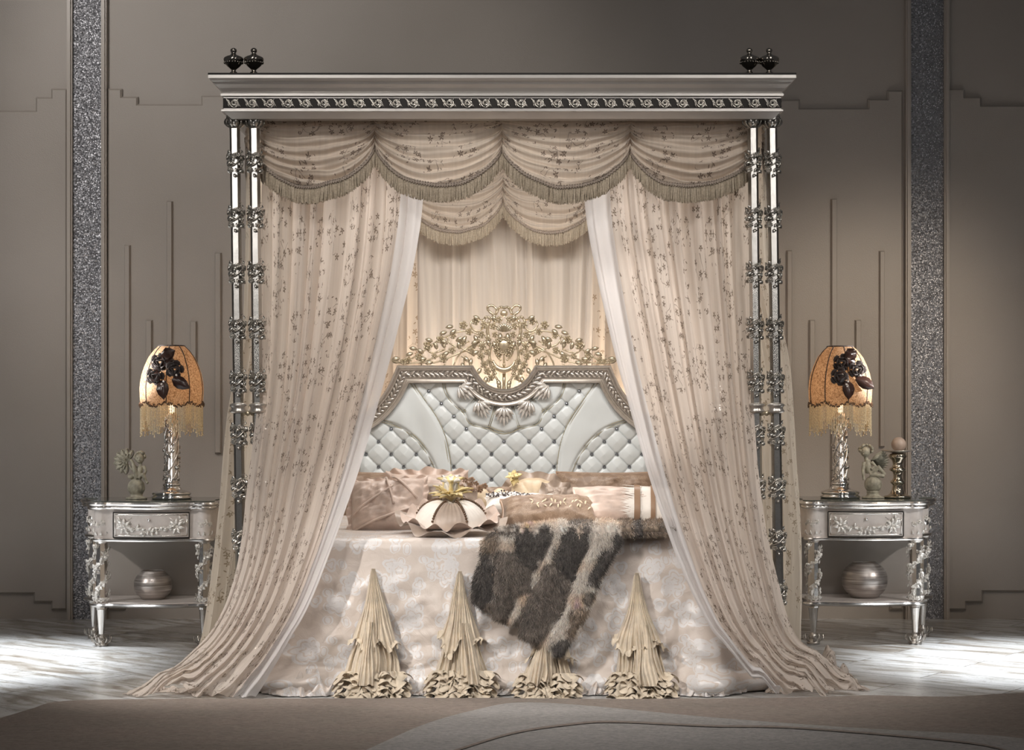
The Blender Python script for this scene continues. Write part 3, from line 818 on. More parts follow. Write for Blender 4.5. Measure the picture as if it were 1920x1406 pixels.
    # central cartouche: crown, twisted arms, mask-like boss, lower garlands
    for sgn in (-1, 1):
        def sx(x): return hb_cx+sgn*(hb_cx-x)
        for path, rad in (([(918, 640), (914, 620), (918, 602), (928, 592)], .008), ([(922, 645), (918, 665), (921, 688), (930, 702)], .007), ([(928, 592), (918, 585), (914, 577), (922, 573), (931, 580), (930, 590)], .006),
                     ([(930, 590), (937, 577), (945, 578)], .006), ([(905, 605), (912, 595), (925, 600)], .006), ([(905, 640), (902, 660), (906, 680), (916, 700)], .0065), ([(916, 700), (920, 708), (916, 716)], .005), ([(924, 700), (930, 708), (935, 718)], .005),
                     ([(932, 640), (928, 655), (932, 668), (940, 676)], .005), ([(905, 622), (898, 632), (903, 645), (915, 640)], .005)):
            q = cr(path, 18)
            m.tube([K(sx(x), y, YC+.012)+Vector((0, .003*math.sin(i*2.2), 0)) for i, (x, y) in enumerate(q)], [rad*(1+.25*(i % 2)) for i in range(18)], 7)
        for x, y, rr in ((908, 610, 7), (903, 628, 7), (905, 650, 7), (902, 668, 7), (908, 684, 7), (914, 696, 7), (921, 708, 6), (915, 635, 6), (913, 660, 6), (918, 678, 6), (926, 690, 6), (935, 600, 7), (925, 612, 7), (928, 628, 6), (935, 640, 7), (930, 655, 6), (936, 665, 6)):
            m.rose(T(*K(sx(x), y, YC+.016)) @ R(PI/2, 'X'), rr/s)
        for x, y, a in ((900, 600, 60), (897, 640, 110), (898, 658, 120), (902, 690, 150), (912, 706, 170), (933, 712, 200), (935, 718, 190), (920, 650, 30), (928, 605, 10), (925, 640, 200), (938, 625, 180), (940, 650, 180)):
            m.leaf(T(*K(sx(x), y, YC+.01)) @ R(PI/2, 'X') @ R(math.radians(a if sgn < 0 else -a), 'Z'), .04, .012)
    # shell fan + boss + crescent
    for k in range(-4, 5):
        m.leaf(T(*K(hb_cx, 622, YC+.018)) @ R(PI/2, 'X') @ R(k*.3, 'Z'), .048, .008)
    m.ell(K(hb_cx, 648, YC+.015), (.035, .018, .036), 14, 8)
    m.ell(K(hb_cx, 588, YC+.01), (.02, .012, .018), 12, 8)
    for k in range(9): m.flower(T(*K(hb_cx+14*math.cos(k*.7), 648+14*math.sin(k*.7), YC+.03)) @ R(PI/2, 'X'), .012)
    arc = [K(hb_cx+20*math.cos(a), 674+20*math.sin(a), YC+.006) for a in np.linspace(.05, PI-.05, 18)]
    m.tube(arc, [.004+.012*math.sin(PI*i/17) for i in range(18)], 8)
    m.tube([K(hb_cx, 660), K(hb_cx, 692)], .006, 6); m.ell(K(hb_cx, 684, YC+.01), .009, 8, 6)
    m.tube([K(hb_cx, 700, .0), K(hb_cx, 732, .0)], .009, 8)      # stem that carries the crest
    m.build('cartouche', 'champ', crest, world=True)
    # stands under the sprays
    m = MB()
    for x in (790, 870, 1020, 1100): m.tube([K(x, 672, .0), K(x, 692, .0)], .004, 6)
    m.build('crest_pins', 'champ', crest, world=True)
headboard()
# plain bed base under the coverlet
def base():
    m = MB(); m.box(-.93, .85, -2.45, -.40, .12, .56)
    for x in (-.88, .80):
        for y in (-2.38, -.5): m.box(x-.04, x+.04, y-.04, y+.04, 0, .12)
    m.build('mattress_base', 'trim', bed, world=True, smooth=False)
base()
#PART3
# ================================================================== CURTAINS
def curtain(name, label, outer, inner, nf, amp, mat_, width=2.4, length=2.6, nu=260, nv=110, seed=0, depth_axis='y', group=None, rumple=0):
    m = MB()
    def fn(u, t):
        a = lerpk(outer, t); b = lerpk(inner, t)
        k = u+.012*math.sin(u*23+seed+2*t)
        p = [a[i]+(b[i]-a[i])*k for i in range(3)]
        ph = 2*PI*nf*(u+.085*nz(u*3+seed, t*1.1))
        w = amp(t)*(math.sin(ph)*.62+math.sin(ph*2.17+1.3+seed)*.25+.6*nz(u*11+seed*3, t*1.6))
        env = min(1, u*14)*min(1, (1-u)*14)*.8+.2
        if depth_axis == 'y':
            p[1] += w*env; p[0] += .35*w*math.cos(ph)
        else:
            p[0] += w*env
        if rumple and t > .86:
            q = (t-.86)/.14
            p[2] += rumple*q*(max(0, nz(p[0]*9+seed, p[1]*9)+.25)+.5*abs(nz(p[0]*22, seed+p[1]*14)))
            p[1] += rumple*.8*q*nz(p[0]*12, seed+5, t*6)
        p[2] = max(p[2], .006)
        return p
    m.grid(fn, nu, nv, 0, lambda u, t: (u*width, (1-t)*length))
    o = m.build(name, mat_)
    return tag(o, label, 'curtain', group)
def K3(l): return [tuple(W(*p)) for p in l]
g = 'embroidered bed curtains'
curtain('bed_curtain', 'left front embroidered voile curtain swept sideways across the left bedpost onto the floor',
  K3([(489, 226, -2.24), (488, 330, -2.24), (487, 440, -2.24), (487, 550, -2.25), (486, 650, -2.29), (482, 745, -2.36), (472, 835, -2.45), (461, 925, -2.50), (452, 1010, -2.53), (437, 1085, -2.56), (408, 1160, -2.60), (352, 1232, -2.63), (232, 1306, -2.71)]),
  K3([(806, 226, -2.24), (801, 320, -2.24), (793, 410, -2.25), (776, 505, -2.28), (752, 600, -2.32), (728, 690, -2.38), (703, 780, -2.45), (677, 870, -2.55), (650, 950, -2.66), (618, 1040, -2.72), (580, 1135, -2.75), (528, 1228, -2.76), (478, 1309, -2.735)]),
  8, lambda t: .034-.017*t, 'curtF', seed=1, rumple=.05)
curtain('bed_curtain', 'right front embroidered voile curtain swept sideways across the right inner bedpost onto the floor',
  K3([(1401, 226, -2.24), (1402, 330, -2.24), (1403, 440, -2.24), (1405, 550, -2.25), (1408, 650, -2.29), (1412, 745, -2.36), (1418, 835, -2.45), (1427, 925, -2.50), (1440, 1010, -2.53), (1457, 1085, -2.56), (1478, 1160, -2.60), (1520, 1228, -2.60), (1628, 1302, -2.66)]),
  K3([(1088, 226, -2.24), (1092, 320, -2.24), (1099, 410, -2.25), (1116, 505, -2.28), (1137, 600, -2.32), (1159, 690, -2.38), (1184, 780, -2.45), (1209, 870, -2.55), (1234, 950, -2.66), (1266, 1040, -2.72), (1307, 1135, -2.75), (1362, 1228, -2.76), (1440, 1309, -2.735)]),
  8, lambda t: .035-.014*t, 'curtF', seed=5, rumple=.085)
def pool(parent, pts, hgt, wid, seed, mat_='curtF', nm='pooled_hem'):
    m = MB(); P = [Vector(p) for p in cr(pts, 60)]
    def fn(u, v):
        k = u*59; i = min(int(k), 58); p = P[i].lerp(P[i+1], k-i); t = (P[i+1]-P[i]).normalized(); sd = Vector((-t.y, t.x, 0))
        a = PI*v; env = math.sin(PI*min(1, max(0, u)))**.45
        n1 = nz(u*9+seed, v*3), nz(u*20+seed, v*6, 3.)
        h = hgt*env*(.6+.9*max(-.4, n1[0])+.22*math.sin(u*30+4*nz(v*3, u*5, seed)))
        w = wid*env*(.8+.5*nz(u*6, seed))
        q = p+sd*(math.cos(a)*w+.015*n1[1])+t*(.03*n1[0]); q.z = max(.004, abs(math.sin(a))*h+.004*n1[1])
        return q
    m.grid(fn, 200, 36, 0, lambda u, v: (u*1.2, v*.3))
    vs = m.v; o = wloc(parent)
    m.build(nm, mat_, parent)
def FPz(px, py): Y = floorY(py); return ((px-CX)/sc(Y), Y, 0)
cts = [o for o in COL.objects if o.name.startswith('bed_curtain')]
pool(cts[0], [FPz(322, 1282), FPz(345, 1268), FPz(390, 1262), FPz(430, 1270)], .045, .05, 2)
pool(cts[0], [FPz(236, 1303), FPz(300, 1297), FPz(370, 1299), FPz(450, 1303)], .028, .05, 5)
pool(cts[1], [FPz(1440, 1300), FPz(1500, 1293), FPz(1560, 1290), FPz(1622, 1296)], .070, .06, 7)
pool(cts[1], [FPz(1480, 1262), FPz(1520, 1256), FPz(1556, 1262), FPz(1590, 1285)], .085, .06, 11)
def sidecurt(label, front, xb, seed):
    fr = K3(front)
    bk = [(xb+(p[0]-fr[0][0])*.35, -.45, p[2]) for p in fr]
    curtain('bed_curtain', label, fr, bk, 12, lambda t: .022+.012*t, 'curtS', seed=seed, nu=180, nv=70, width=2.6, depth_axis='x')
sidecurt('cream voile side curtain flaring out behind the left bedposts beside the left nightstand',
  [(461, 226, -2.26), (462, 330, -2.26), (462, 430, -2.26), (460, 530, -2.26), (456, 620, -2.26), (442, 700, -2.26), (428, 780, -2.26), (420, 860, -2.26), (414, 940, -2.26), (405, 1020, -2.27), (394, 1110, -2.27), (375, 1210, -2.28), (335, 1277, -2.27)], -1.12, 3)
sidecurt('cream voile side curtain hanging straight beside the outer right bedpost and right nightstand',
  [(1432, 226, -2.26), (1434, 330, -2.26), (1438, 430, -2.26), (1446, 530, -2.26), (1464, 610, -2.26), (1479, 690, -2.26), (1486, 780, -2.26), (1491, 860, -2.26), (1497, 940, -2.26), (1501, 1020, -2.26), (1502, 1110, -2.26), (1500, 1200, -2.26), (1505, 1270, -2.26)], 1.07, 4)
curtain('back_curtain', 'plain ivory curtain hanging behind the headboard', [(-.66, -.22, 2.46), (-.66, -.22, 1.2), (-.66, -.22, .02)], [(.58, -.22, 2.46), (.58, -.22, 1.2), (.58, -.22, .02)], 11, lambda t: .022, 'curtB', seed=8, nu=200, nv=30, width=1.5)
for lab, xa, xb, sd in (('embroidered edge panel of backcloth at the left behind the headboard', -1.10, -.50, 2), ('embroidered edge panel of backcloth at the right behind the headboard', .42, 1.04, 6)):
    curtain('back_curtain', lab, [(xa, -.26, 2.46), (xa, -.26, 1.2), (xa, -.26, .02)], [(xb, -.27, 2.46), (xb, -.27, 1.2), (xb, -.27, .02)], 5, lambda t: .02, 'curtE', seed=sd, nu=110, nv=30, width=.8)

# ================================================================== SWAG VALANCES
def valance(label, pts, ztop, zpk, zbot, out, flen=.068, nth=210, matk='swag', seed=0):
    """pts: (x,y) peaks; out: outward unit (x,y)"""
    root = thing('swag_valance', label, 'valance', (sum(p[0] for p in pts)/len(pts), sum(p[1] for p in pts)/len(pts), ztop))
    o3 = Vector((out[0], out[1], 0)); r = random.Random(seed)
    for b in range(len(pts)-1):
        a, c = pts[b], pts[b+1]
        A, C = Vector((a[0], a[1], 0)), Vector((c[0], c[1], 0)); L = (C-A).length
        zp0, zp1 = (zpk[b], zpk[b+1]) if hasattr(zpk, '__len__') else (zpk, zpk)
        def ze(u):
            zz = zp0+(zp1-zp0)*u
            return zz-(zz-zbot)*(1-abs(2*u-1)**2.1)**.72
        sd = seed+b*3.7
        def fn(u, v):
            f = (1-abs(2*u-1)**2.2)
            z = ztop-v*(ztop-ze(u))
            ph = v*2*PI*6.5+1.5*nz(u*2+sd, v*2)*2
            w = (.016*math.sin(ph)+.006*math.sin(ph*2.3+u*4+sd)+.010*nz(u*7+sd, v*9))*(.25+.75*math.sqrt(max(0, v)))*(.45+.55*f)
            belly = .050*f*math.sin(PI*min(1, v*.62))
            gather = .016*math.exp(-((min(u, 1-u))/.05)**2)*math.sin(v*30)
            p = A.lerp(C, u)+o3*(belly+w+gather+.012*v); p.z = z
            p.z += .35*w*f
            return p
        m = MB(); m.grid(fn, 90, 90, 0, lambda u, v: (u*L*1.3+b*.8, v*.5+seed*.1))
        m.build('swag', matk, root, world=True)
        # braid
        m = MB()
        m.tube([fn(i/40, 1)+o3*.004 for i in range(41)], .0068, 6)
        for i in range(100):
            m.ell(fn(i/99, 1)+o3*.009+Vector((0, 0, .006*(-1)**i)), .0045, 5, 3)
        m.build('braid', 'braid', root, world=True)
        # fringe
        m = MB()
        for layer in range(3):
            for i in range(nth):
                u = (i+r.random())/nth
                p = fn(u, 1)+o3*(.004-.005*layer)
                ln = flen*(1+r.uniform(-.10, .08)); tx = (C-A).normalized(); wd = r.uniform(.0014, .0026)
                sw = r.uniform(-.006, .006); yd = r.uniform(-.5, .5)
                tv = tx*math.cos(yd)+o3*math.sin(yd)
                q = p+o3*r.uniform(-.004, .008)+tx*sw-Vector((0, 0, ln)); mid = p.lerp(q, .5)+o3*r.uniform(-.002, .006)
                m.add([p-tv*wd, p+tv*wd, mid-tv*wd*1.2, mid+tv*wd*1.2, q-tv*wd*.8, q+tv*wd*.8], [(0, 1, 3, 2), (2, 3, 5, 4)])
        m.build('fringe', 'fringe', root, world=True)
    return root
def X_(px, Y): return (px-CX)/sc(Y)
YV = -2.29
zt_, zk_, zb_ = W(0, 217, YV).z, W(0, 278, YV).z, W(0, 352, YV).z
valance('front swag valance of four fringed scallops hanging beneath the cornice', [(X_(x, YV), YV) for x in (488, 703, 941, 1181, 1406)], zt_,
        [W(0, y, YV).z for y in (300, 272, 278, 280, 300)], zb_, (0, -1), seed=1)
YB = -.34
zb2 = W(0, 437, YB).z
valance('rear swag valance of fringed scallops glimpsed between the curtains above the headboard', [(X_(x, YB), YB) for x in (588, 765, 943, 1121, 1299)], 2.44, W(0, 374, YB).z, zb2, (0, -1), seed=2, nth=170)
for sx, lab in ((-1, 'side swag valance seen edge-on between the left pair of bedposts'), (1, 'side swag valance seen edge-on between the right pair of bedposts')):
    X0 = -1.105 if sx < 0 else 1.045
    valance(lab, [(X0, -2.28), (X0, -1.65), (X0, -1.0), (X0, -.36)], zt_, zk_, zb_, (sx*.35, 0), seed=4+sx, nth=120)

# ================================================================== COVERLET
BX = -.04; ZT = .616; HWD = .875; YF = -2.52; RC = .10
def peri(u):
    """perimeter of the top from left-back to right-back"""
    yb = -.46; Ls = (yb-YF-RC); La = RC*PI/2; Lf = 2*(HWD-RC); Tt = 2*Ls+2*La+Lf; s = u*Tt
    if s < Ls: return (BX-HWD, yb-s, -1, 0)
    s -= Ls
    if s < La:
        a = s/RC; return (BX-HWD+RC-RC*math.cos(a), YF+RC-RC*math.sin(a), -math.cos(a), -math.sin(a))
    s -= La
    if s < Lf: return (BX-HWD+RC+s, YF, 0, -1)
    s -= Lf
    if s < La:
        a = s/RC; return (BX+HWD-RC+RC*math.sin(a), YF+RC-RC*math.cos(a), math.sin(a), -math.cos(a))
    s -= La
    return (BX+HWD, YF+RC+s, 1, 0)
def ridge(x, z):
    q = nz(x*2.2+z*1.6, z*3.0-x*.8, 1.7); q2 = nz(x*7+z*5, z*8-x*3, 4.2)
    return (1-abs(q)*2.6)*.5+(1-abs(q2)*2.4)*.22
def covfn(u, v):
    x, y, nx, ny = peri(u); r = .05
    if v < .10:
        a = v/.10*PI/2; out = r*math.sin(a); z = ZT-r*(1-math.cos(a)); vv = 0
    else:
        vv = (v-.10)/.90; z = (ZT-r)*(1-vv)+.004*vv; out = r+.07*vv**1.3
    corner = math.exp(-((abs(x-BX)-.90)/.16)**2)
    f = ridge(x*1.0+y*.8, z)*.042*min(1, vv*2.2)
    f += corner*.055*vv*math.sin(x*34+y*30+2*vv)+corner*.05*vv**2
    f += .012*vv*math.sin(x*17+y*13+3*nz(x*3, z*2))
    if vv > .82: f += (.026+.03*corner)*math.sin(PI*(vv-.82)/.18)*(1+1.3*nz(x*9+y*9, 3, vv*4))
    f += .006*nz(x*30+y*30, z*26)*min(1, vv*3)
    if ny < -.5:
        for xc in (-.555, -.21, .16, .50):
            d = math.hypot(x-xc, (z-.22)*.8); an = math.atan2(z-.16, x-xc)
            f += .011*math.sin(an*8+7*nz(x*3.5, z*3.5, xc))*math.exp(-((d-.15)/.13)**2)*min(1, vv*3)*(.5+nz(x*5, z*5, 2))
    out += f
    z += .012*vv*nz(x*8+y*8, 9)
    z += .006*nz(x*6, y*6)*(1-vv)
    return (x+nx*out, y+ny*out, max(z, .004))
def coverlet():
    m = MB(); m.grid(covfn, 620, 90, 0, lambda u, v: (u*5.6, v*.62))
    def topf(u, v):
        x = BX-HWD+2*HWD*u; y = YF+(-.46-YF)*v
        return (x, y, ZT+.002+.006*nz(x*6, y*6)-(.004 if min(u, 1-u, v) < .02 else 0))
    m.grid(topf, 80, 80, 0, lambda u, v: (u*1.75+2, v*2+3))
    o = m.build('coverlet', 'cover')
    tag(o, 'ivory and silver floral damask coverlet draped to the floor over the bed', 'coverlet')
    # pleated chiffon cones sewn along the foot
    r = random.Random(9)
    def cy(z): return YF-.05-.07*max(0, 1-z/.566)**1.3-.03
    for ci, (xt, yt, xl, xr, yb) in enumerate(((700, 1066, 636, 768, 1302), (862, 1071, 806, 926, 1300), (1034, 1118, 968, 1082, 1302), (1194, 1074, 1137, 1268, 1303))):
        m = MB(); sd = ci*5.1
        def fan(t0, t1, k, lift, pf, uoff=0):
            def fn(u, v):
                uu = 2*u-1; t = min(.99, t0+(t1-t0)*v*(1+(0 if t0 == 0 else .30*nz(uu*1.6+sd, k*7))))
                py = yt+(yb-14-yt)*t
                hw = (4+((xr-xl)/2-4)*t**1.25)*k*(1+.16*nz(t*4, sd+(1 if uu > 0 else 5), k*3))
                cx_ = xt+((xl+xr)/2-xt)*t+uoff*t
                px = cx_+uu*hw+7*t*nz(uu*2.5+sd, t*3)
                z = HC+(HY-py)/sc(-2.62)
                dd = lift*math.sqrt(max(0, 1-uu*uu))*(.3+t)+.0105*(.3+t)*(.65+.8*nz(uu*5, sd+7, t))*math.sin(uu*pf+2.6*nz(uu*2, t*2.2, sd))+.026*t*nz(uu*3.3+sd, t*4)
                p = W(px, py, cy(max(z, 0))-dd); return p
            return fn
        m.grid(fan(0, 1, .93, .05, 34), 130, 40)
        m.grid(fan(.02, .62, 1.12, .075, 34, 3*(-1)**ci), 80, 24)
        m.grid(fan(.45, .97, .55, .095, 30, -14*(-1)**ci), 60, 24)
        def ruffle(fnedge, n, wid, rows, amp, waves, tilt=0):
            for k in range(rows):
                def fn(u, v):
                    p = Vector(fnedge(u, k)); a = u*waves*2*PI+k*1.7+2*nz(u*9, k+sd)
                    g = v**.8; a += 1.5*nz(u*30, v*2, k)
                    return p+Vector((amp*g*math.cos(a)*1.0+.022*g*(2*u-1), -.010*g-amp*g*abs(math.sin(a))*.9-.012*k, -wid*v*(.65+.35*math.sin(a*.5))+.012*math.sin(a*1.3)*g))
                m.grid(fn, n, 7)
        f0 = fan(0, 1, .95, .055, 34)
        ruffle(lambda u, k: Vector(f0(u, .93))+Vector((0, -.004, .026*(2-k)-.022)), 260, .040, 4, .019, 12)
        f1 = fan(.02, .62, 1.12, .08, 34, 3*(-1)**ci)
        ruffle(lambda u, k: f1(u, .98), 90, .018, 1, .007, 9)
        vs = []
        for v in m.v: vs.append((v[0], v[1], max(v[2], .006)))
        m.v = vs
        m.build('pleated_chiffon_cone', 'crepe', o)
    return o
cov = coverlet()
pool(cov, [FPz(492, 1297), FPz(535, 1304), FPz(590, 1304), FPz(650, 1303)], .11, .055, 3, 'cover', 'puffed_hem')
pool(cov, [FPz(1264, 1303), FPz(1310, 1304), FPz(1350, 1304), FPz(1392, 1296)], .115, .055, 9, 'cover', 'puffed_hem')
pool(cov, [FPz(758, 1303), FPz(785, 1303), FPz(812, 1303)], .05, .03, 4, 'cover', 'puffed_hem')
pool(cov, [FPz(918, 1303), FPz(945, 1303), FPz(974, 1303)], .05, .03, 6, 'cover', 'puffed_hem')
pool(cov, [FPz(1078, 1303), FPz(1110, 1303), FPz(1144, 1303)], .05, .03, 8, 'cover', 'puffed_hem')

# ================================================================== PILLOWS
def pframe(px, py, Y, lean=0, roll=0, yaw=0):
    p = W(px, py, Y)
    return p, R(math.radians(yaw), 'Z') @ R(math.radians(-lean), 'X') @ R(math.radians(roll), 'Y')
def pillow_mb(w, h, th, seed=0, n=34, pinch=.07, wr=.006, stripes=0):
    m = MB()
    for side in (-1, 1):
        def fn(u, v):
            a, b = (2*u-1), (2*v-1)
            if side > 0: a = -a
            t = max(0, (1-a**4)*(1-b**4))**.55
            x = w/2*a*(1-pinch*(1-b*b)); z = h/2*b*(1-pinch*(1-a*a))
            y = side*(th/2)*t+wr*nz(a*3+seed, b*3, side)*t*2+wr*nz(a*9+seed, b*9, side)*t
            if stripes: y += side*.004*t*abs(math.sin(a*stripes))
            return (x, y, z)
        m.grid(fn, n, n)
    return m
def rim(w, h, pinch=.07, n=64):
    out = []
    for i in range(n+1):
        t = i/n*4; k = int(t) % 4; f = (t-int(t))*2-1
        a, b = ((f, -1), (1, f), (-f, 1), (-1, -f))[k]
        out.append(Vector((w/2*a*(1-pinch*(1-b*b)), 0, h/2*b*(1-pinch*(1-a*a)))))
    return out
def frill(path, center, wid, amp, waves, seed=0, n=300, fwd=0.0, rows=4):
    m = MB(); P = path; L = len(P)-1
    def fn(u, v):
        t = u*L; i = min(int(t), L-1); p = P[i].lerp(P[i+1], t-i)
        d = (p-center); d.y = 0; d.normalize()
        a = u*waves*2*PI+1.5*nz(u*11, seed)
        return p+d*(wid*v*(1+.22*math.sin(a*.5+seed)))+Vector((0, amp*v*math.sin(a)-fwd*v, 0))
    m.grid(fn, n, rows); return m
def put(o, p, M): 
    o.location = p; o.rotation_euler = M.to_euler(); return o
def pillow(name, label, px, py, Y, w, h, th, lean, matk, roll=0, yaw=0, seed=0, stripes=0, pinch=.07, wr=.006):
    root = thing(name, label, 'pillow'); p, M = pframe(px, py, Y, lean, roll, yaw); put(root, p, M)
    b = pillow_mb(w, h, th, seed, 34, pinch, wr, stripes).build('cover', matk, root)
    return root, b
Z0 = Vector((0, 0, 0))
# long brown damask pillows at the back
for px, lab, yw in ((1140, 'long brown damask pillow along the right of the headboard', 0), (728, 'long brown damask pillow mostly hidden behind the blush pillows at left', 0)):
    r_, b = pillow('bolster_pillow', lab, px, 930, -1.02, .50, .24, .14, 18, 'damaskb', seed=px)
    m = MB(); m.tube(rim(.50, .24), .006, 6); m.build('piping', 'wine', r_)
    # beige square cushions leaning on them
# blush ruffled pillow at back left
r_, b = pillow('ruffled_pillow', 'blush satin pillow with ruffled top edge behind the taupe square pillow', 800, 934, -1.42, .34, .24, .12, 22, 'pink', seed=3, stripes=7)
frill(rim(.34, .24), Z0, .035, .014, 22, 3).build('ruffle', 'pink', r_)
# gathered pleated blush pillow front left
r_, b = pillow('pleated_pillow', 'large blush satin pillow with pleats and crossed cords at the far left', 727, 950, -2.02, .33, .255, .15, 30, 'pink', roll=-4, seed=6, stripes=11, wr=.009)
m = MB()
for a, c in (((-.155, -.06), (.03, .06)), ((-.16, -.125), (.14, -.04)), ((.0, .12), (.03, -.03)), ((.03, .12), (.13, 0))):
    q = []
    for i in range(13):
        t = i/12; x = a[0]+(c[0]-a[0])*t; z = a[1]+(c[1]-a[1])*t
        tt = max(0, (1-(x/.165)**4)*(1-(z/.1275)**4))**.55
        q.append((x, -.078*tt-.007, z))
    m.tube(q, .0055, 6)
m.build('cord', 'pink', r_)
frill(rim(.33, .255), Z0, .022, .010, 26, 4).build('ruffle', 'pink', r_)
# small gathered blush pillow with bow between
r_, b = pillow('gathered_pillow', 'small gathered blush pillow with dark ribbon between the pleated and taupe pillows', 775, 935, -1.75, .15, .17, .10, 25, 'pink', seed=12, stripes=16, wr=.012)
m = MB(); m.tube([(-.04, -.055, .08), (-.045, -.062, .02), (-.035, -.06, -.05)], .006, 6); m.build('ribbon', 'wine', r_)
# taupe square pillow with ribbon roses
r_, b = pillow('square_pillow', 'taupe satin square pillow with ribbon roses behind the round flower cushion', 843, 940, -1.88, .26, .17, .10, 20, 'taupe', seed=15)
m = MB(); rr = random.Random(4)
for k in range(16):
    X = T(rr.uniform(.02, .16), -.045-rr.uniform(0, .01), rr.uniform(.035, .085)) @ R(PI/2, 'X') @ R(rr.uniform(-.4, .4), 'X')
    m.rose(X, rr.uniform(.011, .018), rr.choice((0, 1, 1)))
m.build('ribbon_roses', ['pink', 'wine'], r_)
# brown damask corner cushion in the middle
r_, b = pillow('small_damask_pillow', 'small bronze patterned cushion with rounded lobes at the centre of the pile', 918, 942, -1.72, .20, .15, .10, 22, 'damaskb', seed=22)
for dx in (-.035, .045):
    m = MB(); m.ell((dx, -.05, 0), (.04, .025, .05), 16, 10); m.build('padded_lobe', 'beige', r_)
# shell pillow gold
r_ = thing('shell_pillow', 'pale gold fan-pleated shell pillow with organza flower near the centre back', 'pillow'); p, M = pframe(1000, 928, -1.52, 24); put(r_, p, M)
m = MB()
def shell(u, v):
    a = PI*(-.08+1.16*u); rr_ = .135*v
    th = .045*math.sqrt(max(0, 1-v**3))+.006*abs(math.cos(a*7))*v
    return (rr_*math.cos(a)*1.1, -th, -.045+rr_*math.sin(a)*.95)
m.grid(shell, 110, 12); m.grid(lambda u, v: (lambda q: (q[0], .03*(1-v*v), q[2]))(shell(1-u, v)), 60, 6)
m.build('cover', 'beige', r_)
pa = [Vector(shell(i/40, 1)) for i in range(41)]
frill(pa, Vector((0, 0, -.045)), .035, .012, 8, 5).build('ruffle', 'taupe', r_)
m = MB()
rr = random.Random(21)
for k in range(26):
    X = T(-.09, -.04, .062) @ R(PI/2, 'X') @ R(k*2.4, 'Z') @ R(rr.uniform(.1, 1.2), 'X')
    m.leaf(X, rr.uniform(.03, .05), rr.uniform(.008, .014), 0, .3)
m.build('organza_flower', 'yell', r_)
r_, b = pillow('frilled_pillow', 'small taupe frilled cushion right of the gold shell pillow', 1043, 936, -1.60, .10, .12, .07, 22, 'taupe', seed=31)
frill(rim(.10, .12), Z0, .03, .012, 9, 9).build('ruffle', 'taupe', r_)
# brown centre cushion with beaded band
r_, b = pillow('damask_cushion', 'brown damask cushion with cream rosettes lying behind the fur throw', 1030, 962, -2.12, .42, .17, .13, 52, 'damaskb', seed=41)
m = MB(); m.tube(rim(.42, .17), .0065, 6); m.build('piping', 'wine', r_)
m = MB(); rr = random.Random(8)
for k in range(22):
    x = -.08+.0115*k; z = .0+.02*math.sin(k*1.7)-.02
    tt = max(0, (1-(x/.21)**4)*(1-(z/.085)**4))**.55
    m.leaf(T(x, -.065*tt-.003, z) @ R(PI/2, 'X') @ R(rr.uniform(-.9, .9), 'Z'), .024, .004, 0, .1)
m.build('embroidered_leaves', 'beige', r_)
# beaded black and white bolster
r_ = thing('beaded_cushion', 'slim cushion edged with black and white beads behind the brown damask cushion', 'pillow'); p, M = pframe(985, 944, -1.98, 62); put(r_, p, M)
pillow_mb(.36, .10, .07, 51).build('cover', 'ivory', r_)
m = MB(); rr = random.Random(10)
for k in range(420):
    t = rr.random(); x = -.17+.34*t; z = .01+.045*math.sin(t*5)*.4-.02*t+rr.gauss(0, .008)
    m.ell((x, -.036, z), rr.uniform(.0035, .0055), 5, 3, int(rr.random() < .45))
m.build('beadwork', ['dark', 'pearl'], r_)
# pink and ivory pillow right
r_, b = pillow('feathered_pillow', 'rose and ivory satin pillow with feather appliqué and brown straps at right', 1172, 954, -2.06, .45, .20, .15, 38, 'pink', roll=2, seed=61, wr=.004)
def onp(x, z, w=.45, h=.20, th=.15, e=.004): return (x, -(th/2)*max(0, (1-(2*x/w)**4)*(1-(2*z/h)**4))**.55-e, z)
m = MB(); rr = random.Random(12)
m.grid(lambda u, v: onp(.035+.185*u, -.093+.186*v, e=.003), 20, 16)
for k in range(60):
    z = -.085+.17*rr.random(); x0 = .04+rr.uniform(-.01, .01)
    m.add([onp(x0+.02, z+.006, e=.006), onp(x0+.02, z-.006, e=.006), onp(x0-rr.uniform(.03, .07), z+rr.uniform(-.02, .02), e=.008)], [(0, 1, 2)])
m.build('feather_applique', 'ivory', r_)
for x0, x1 in ((.035, .06), (.105, .125)):
    m = MB(); m.grid(lambda u, v: onp(x0+(x1-x0)*u, -.095+.19*v, e=.011), 3, 16); m.build('strap', 'wine', r_)
m = MB(); m.tube(rim(.45, .20), .006, 6); m.build('piping', 'pink', r_)

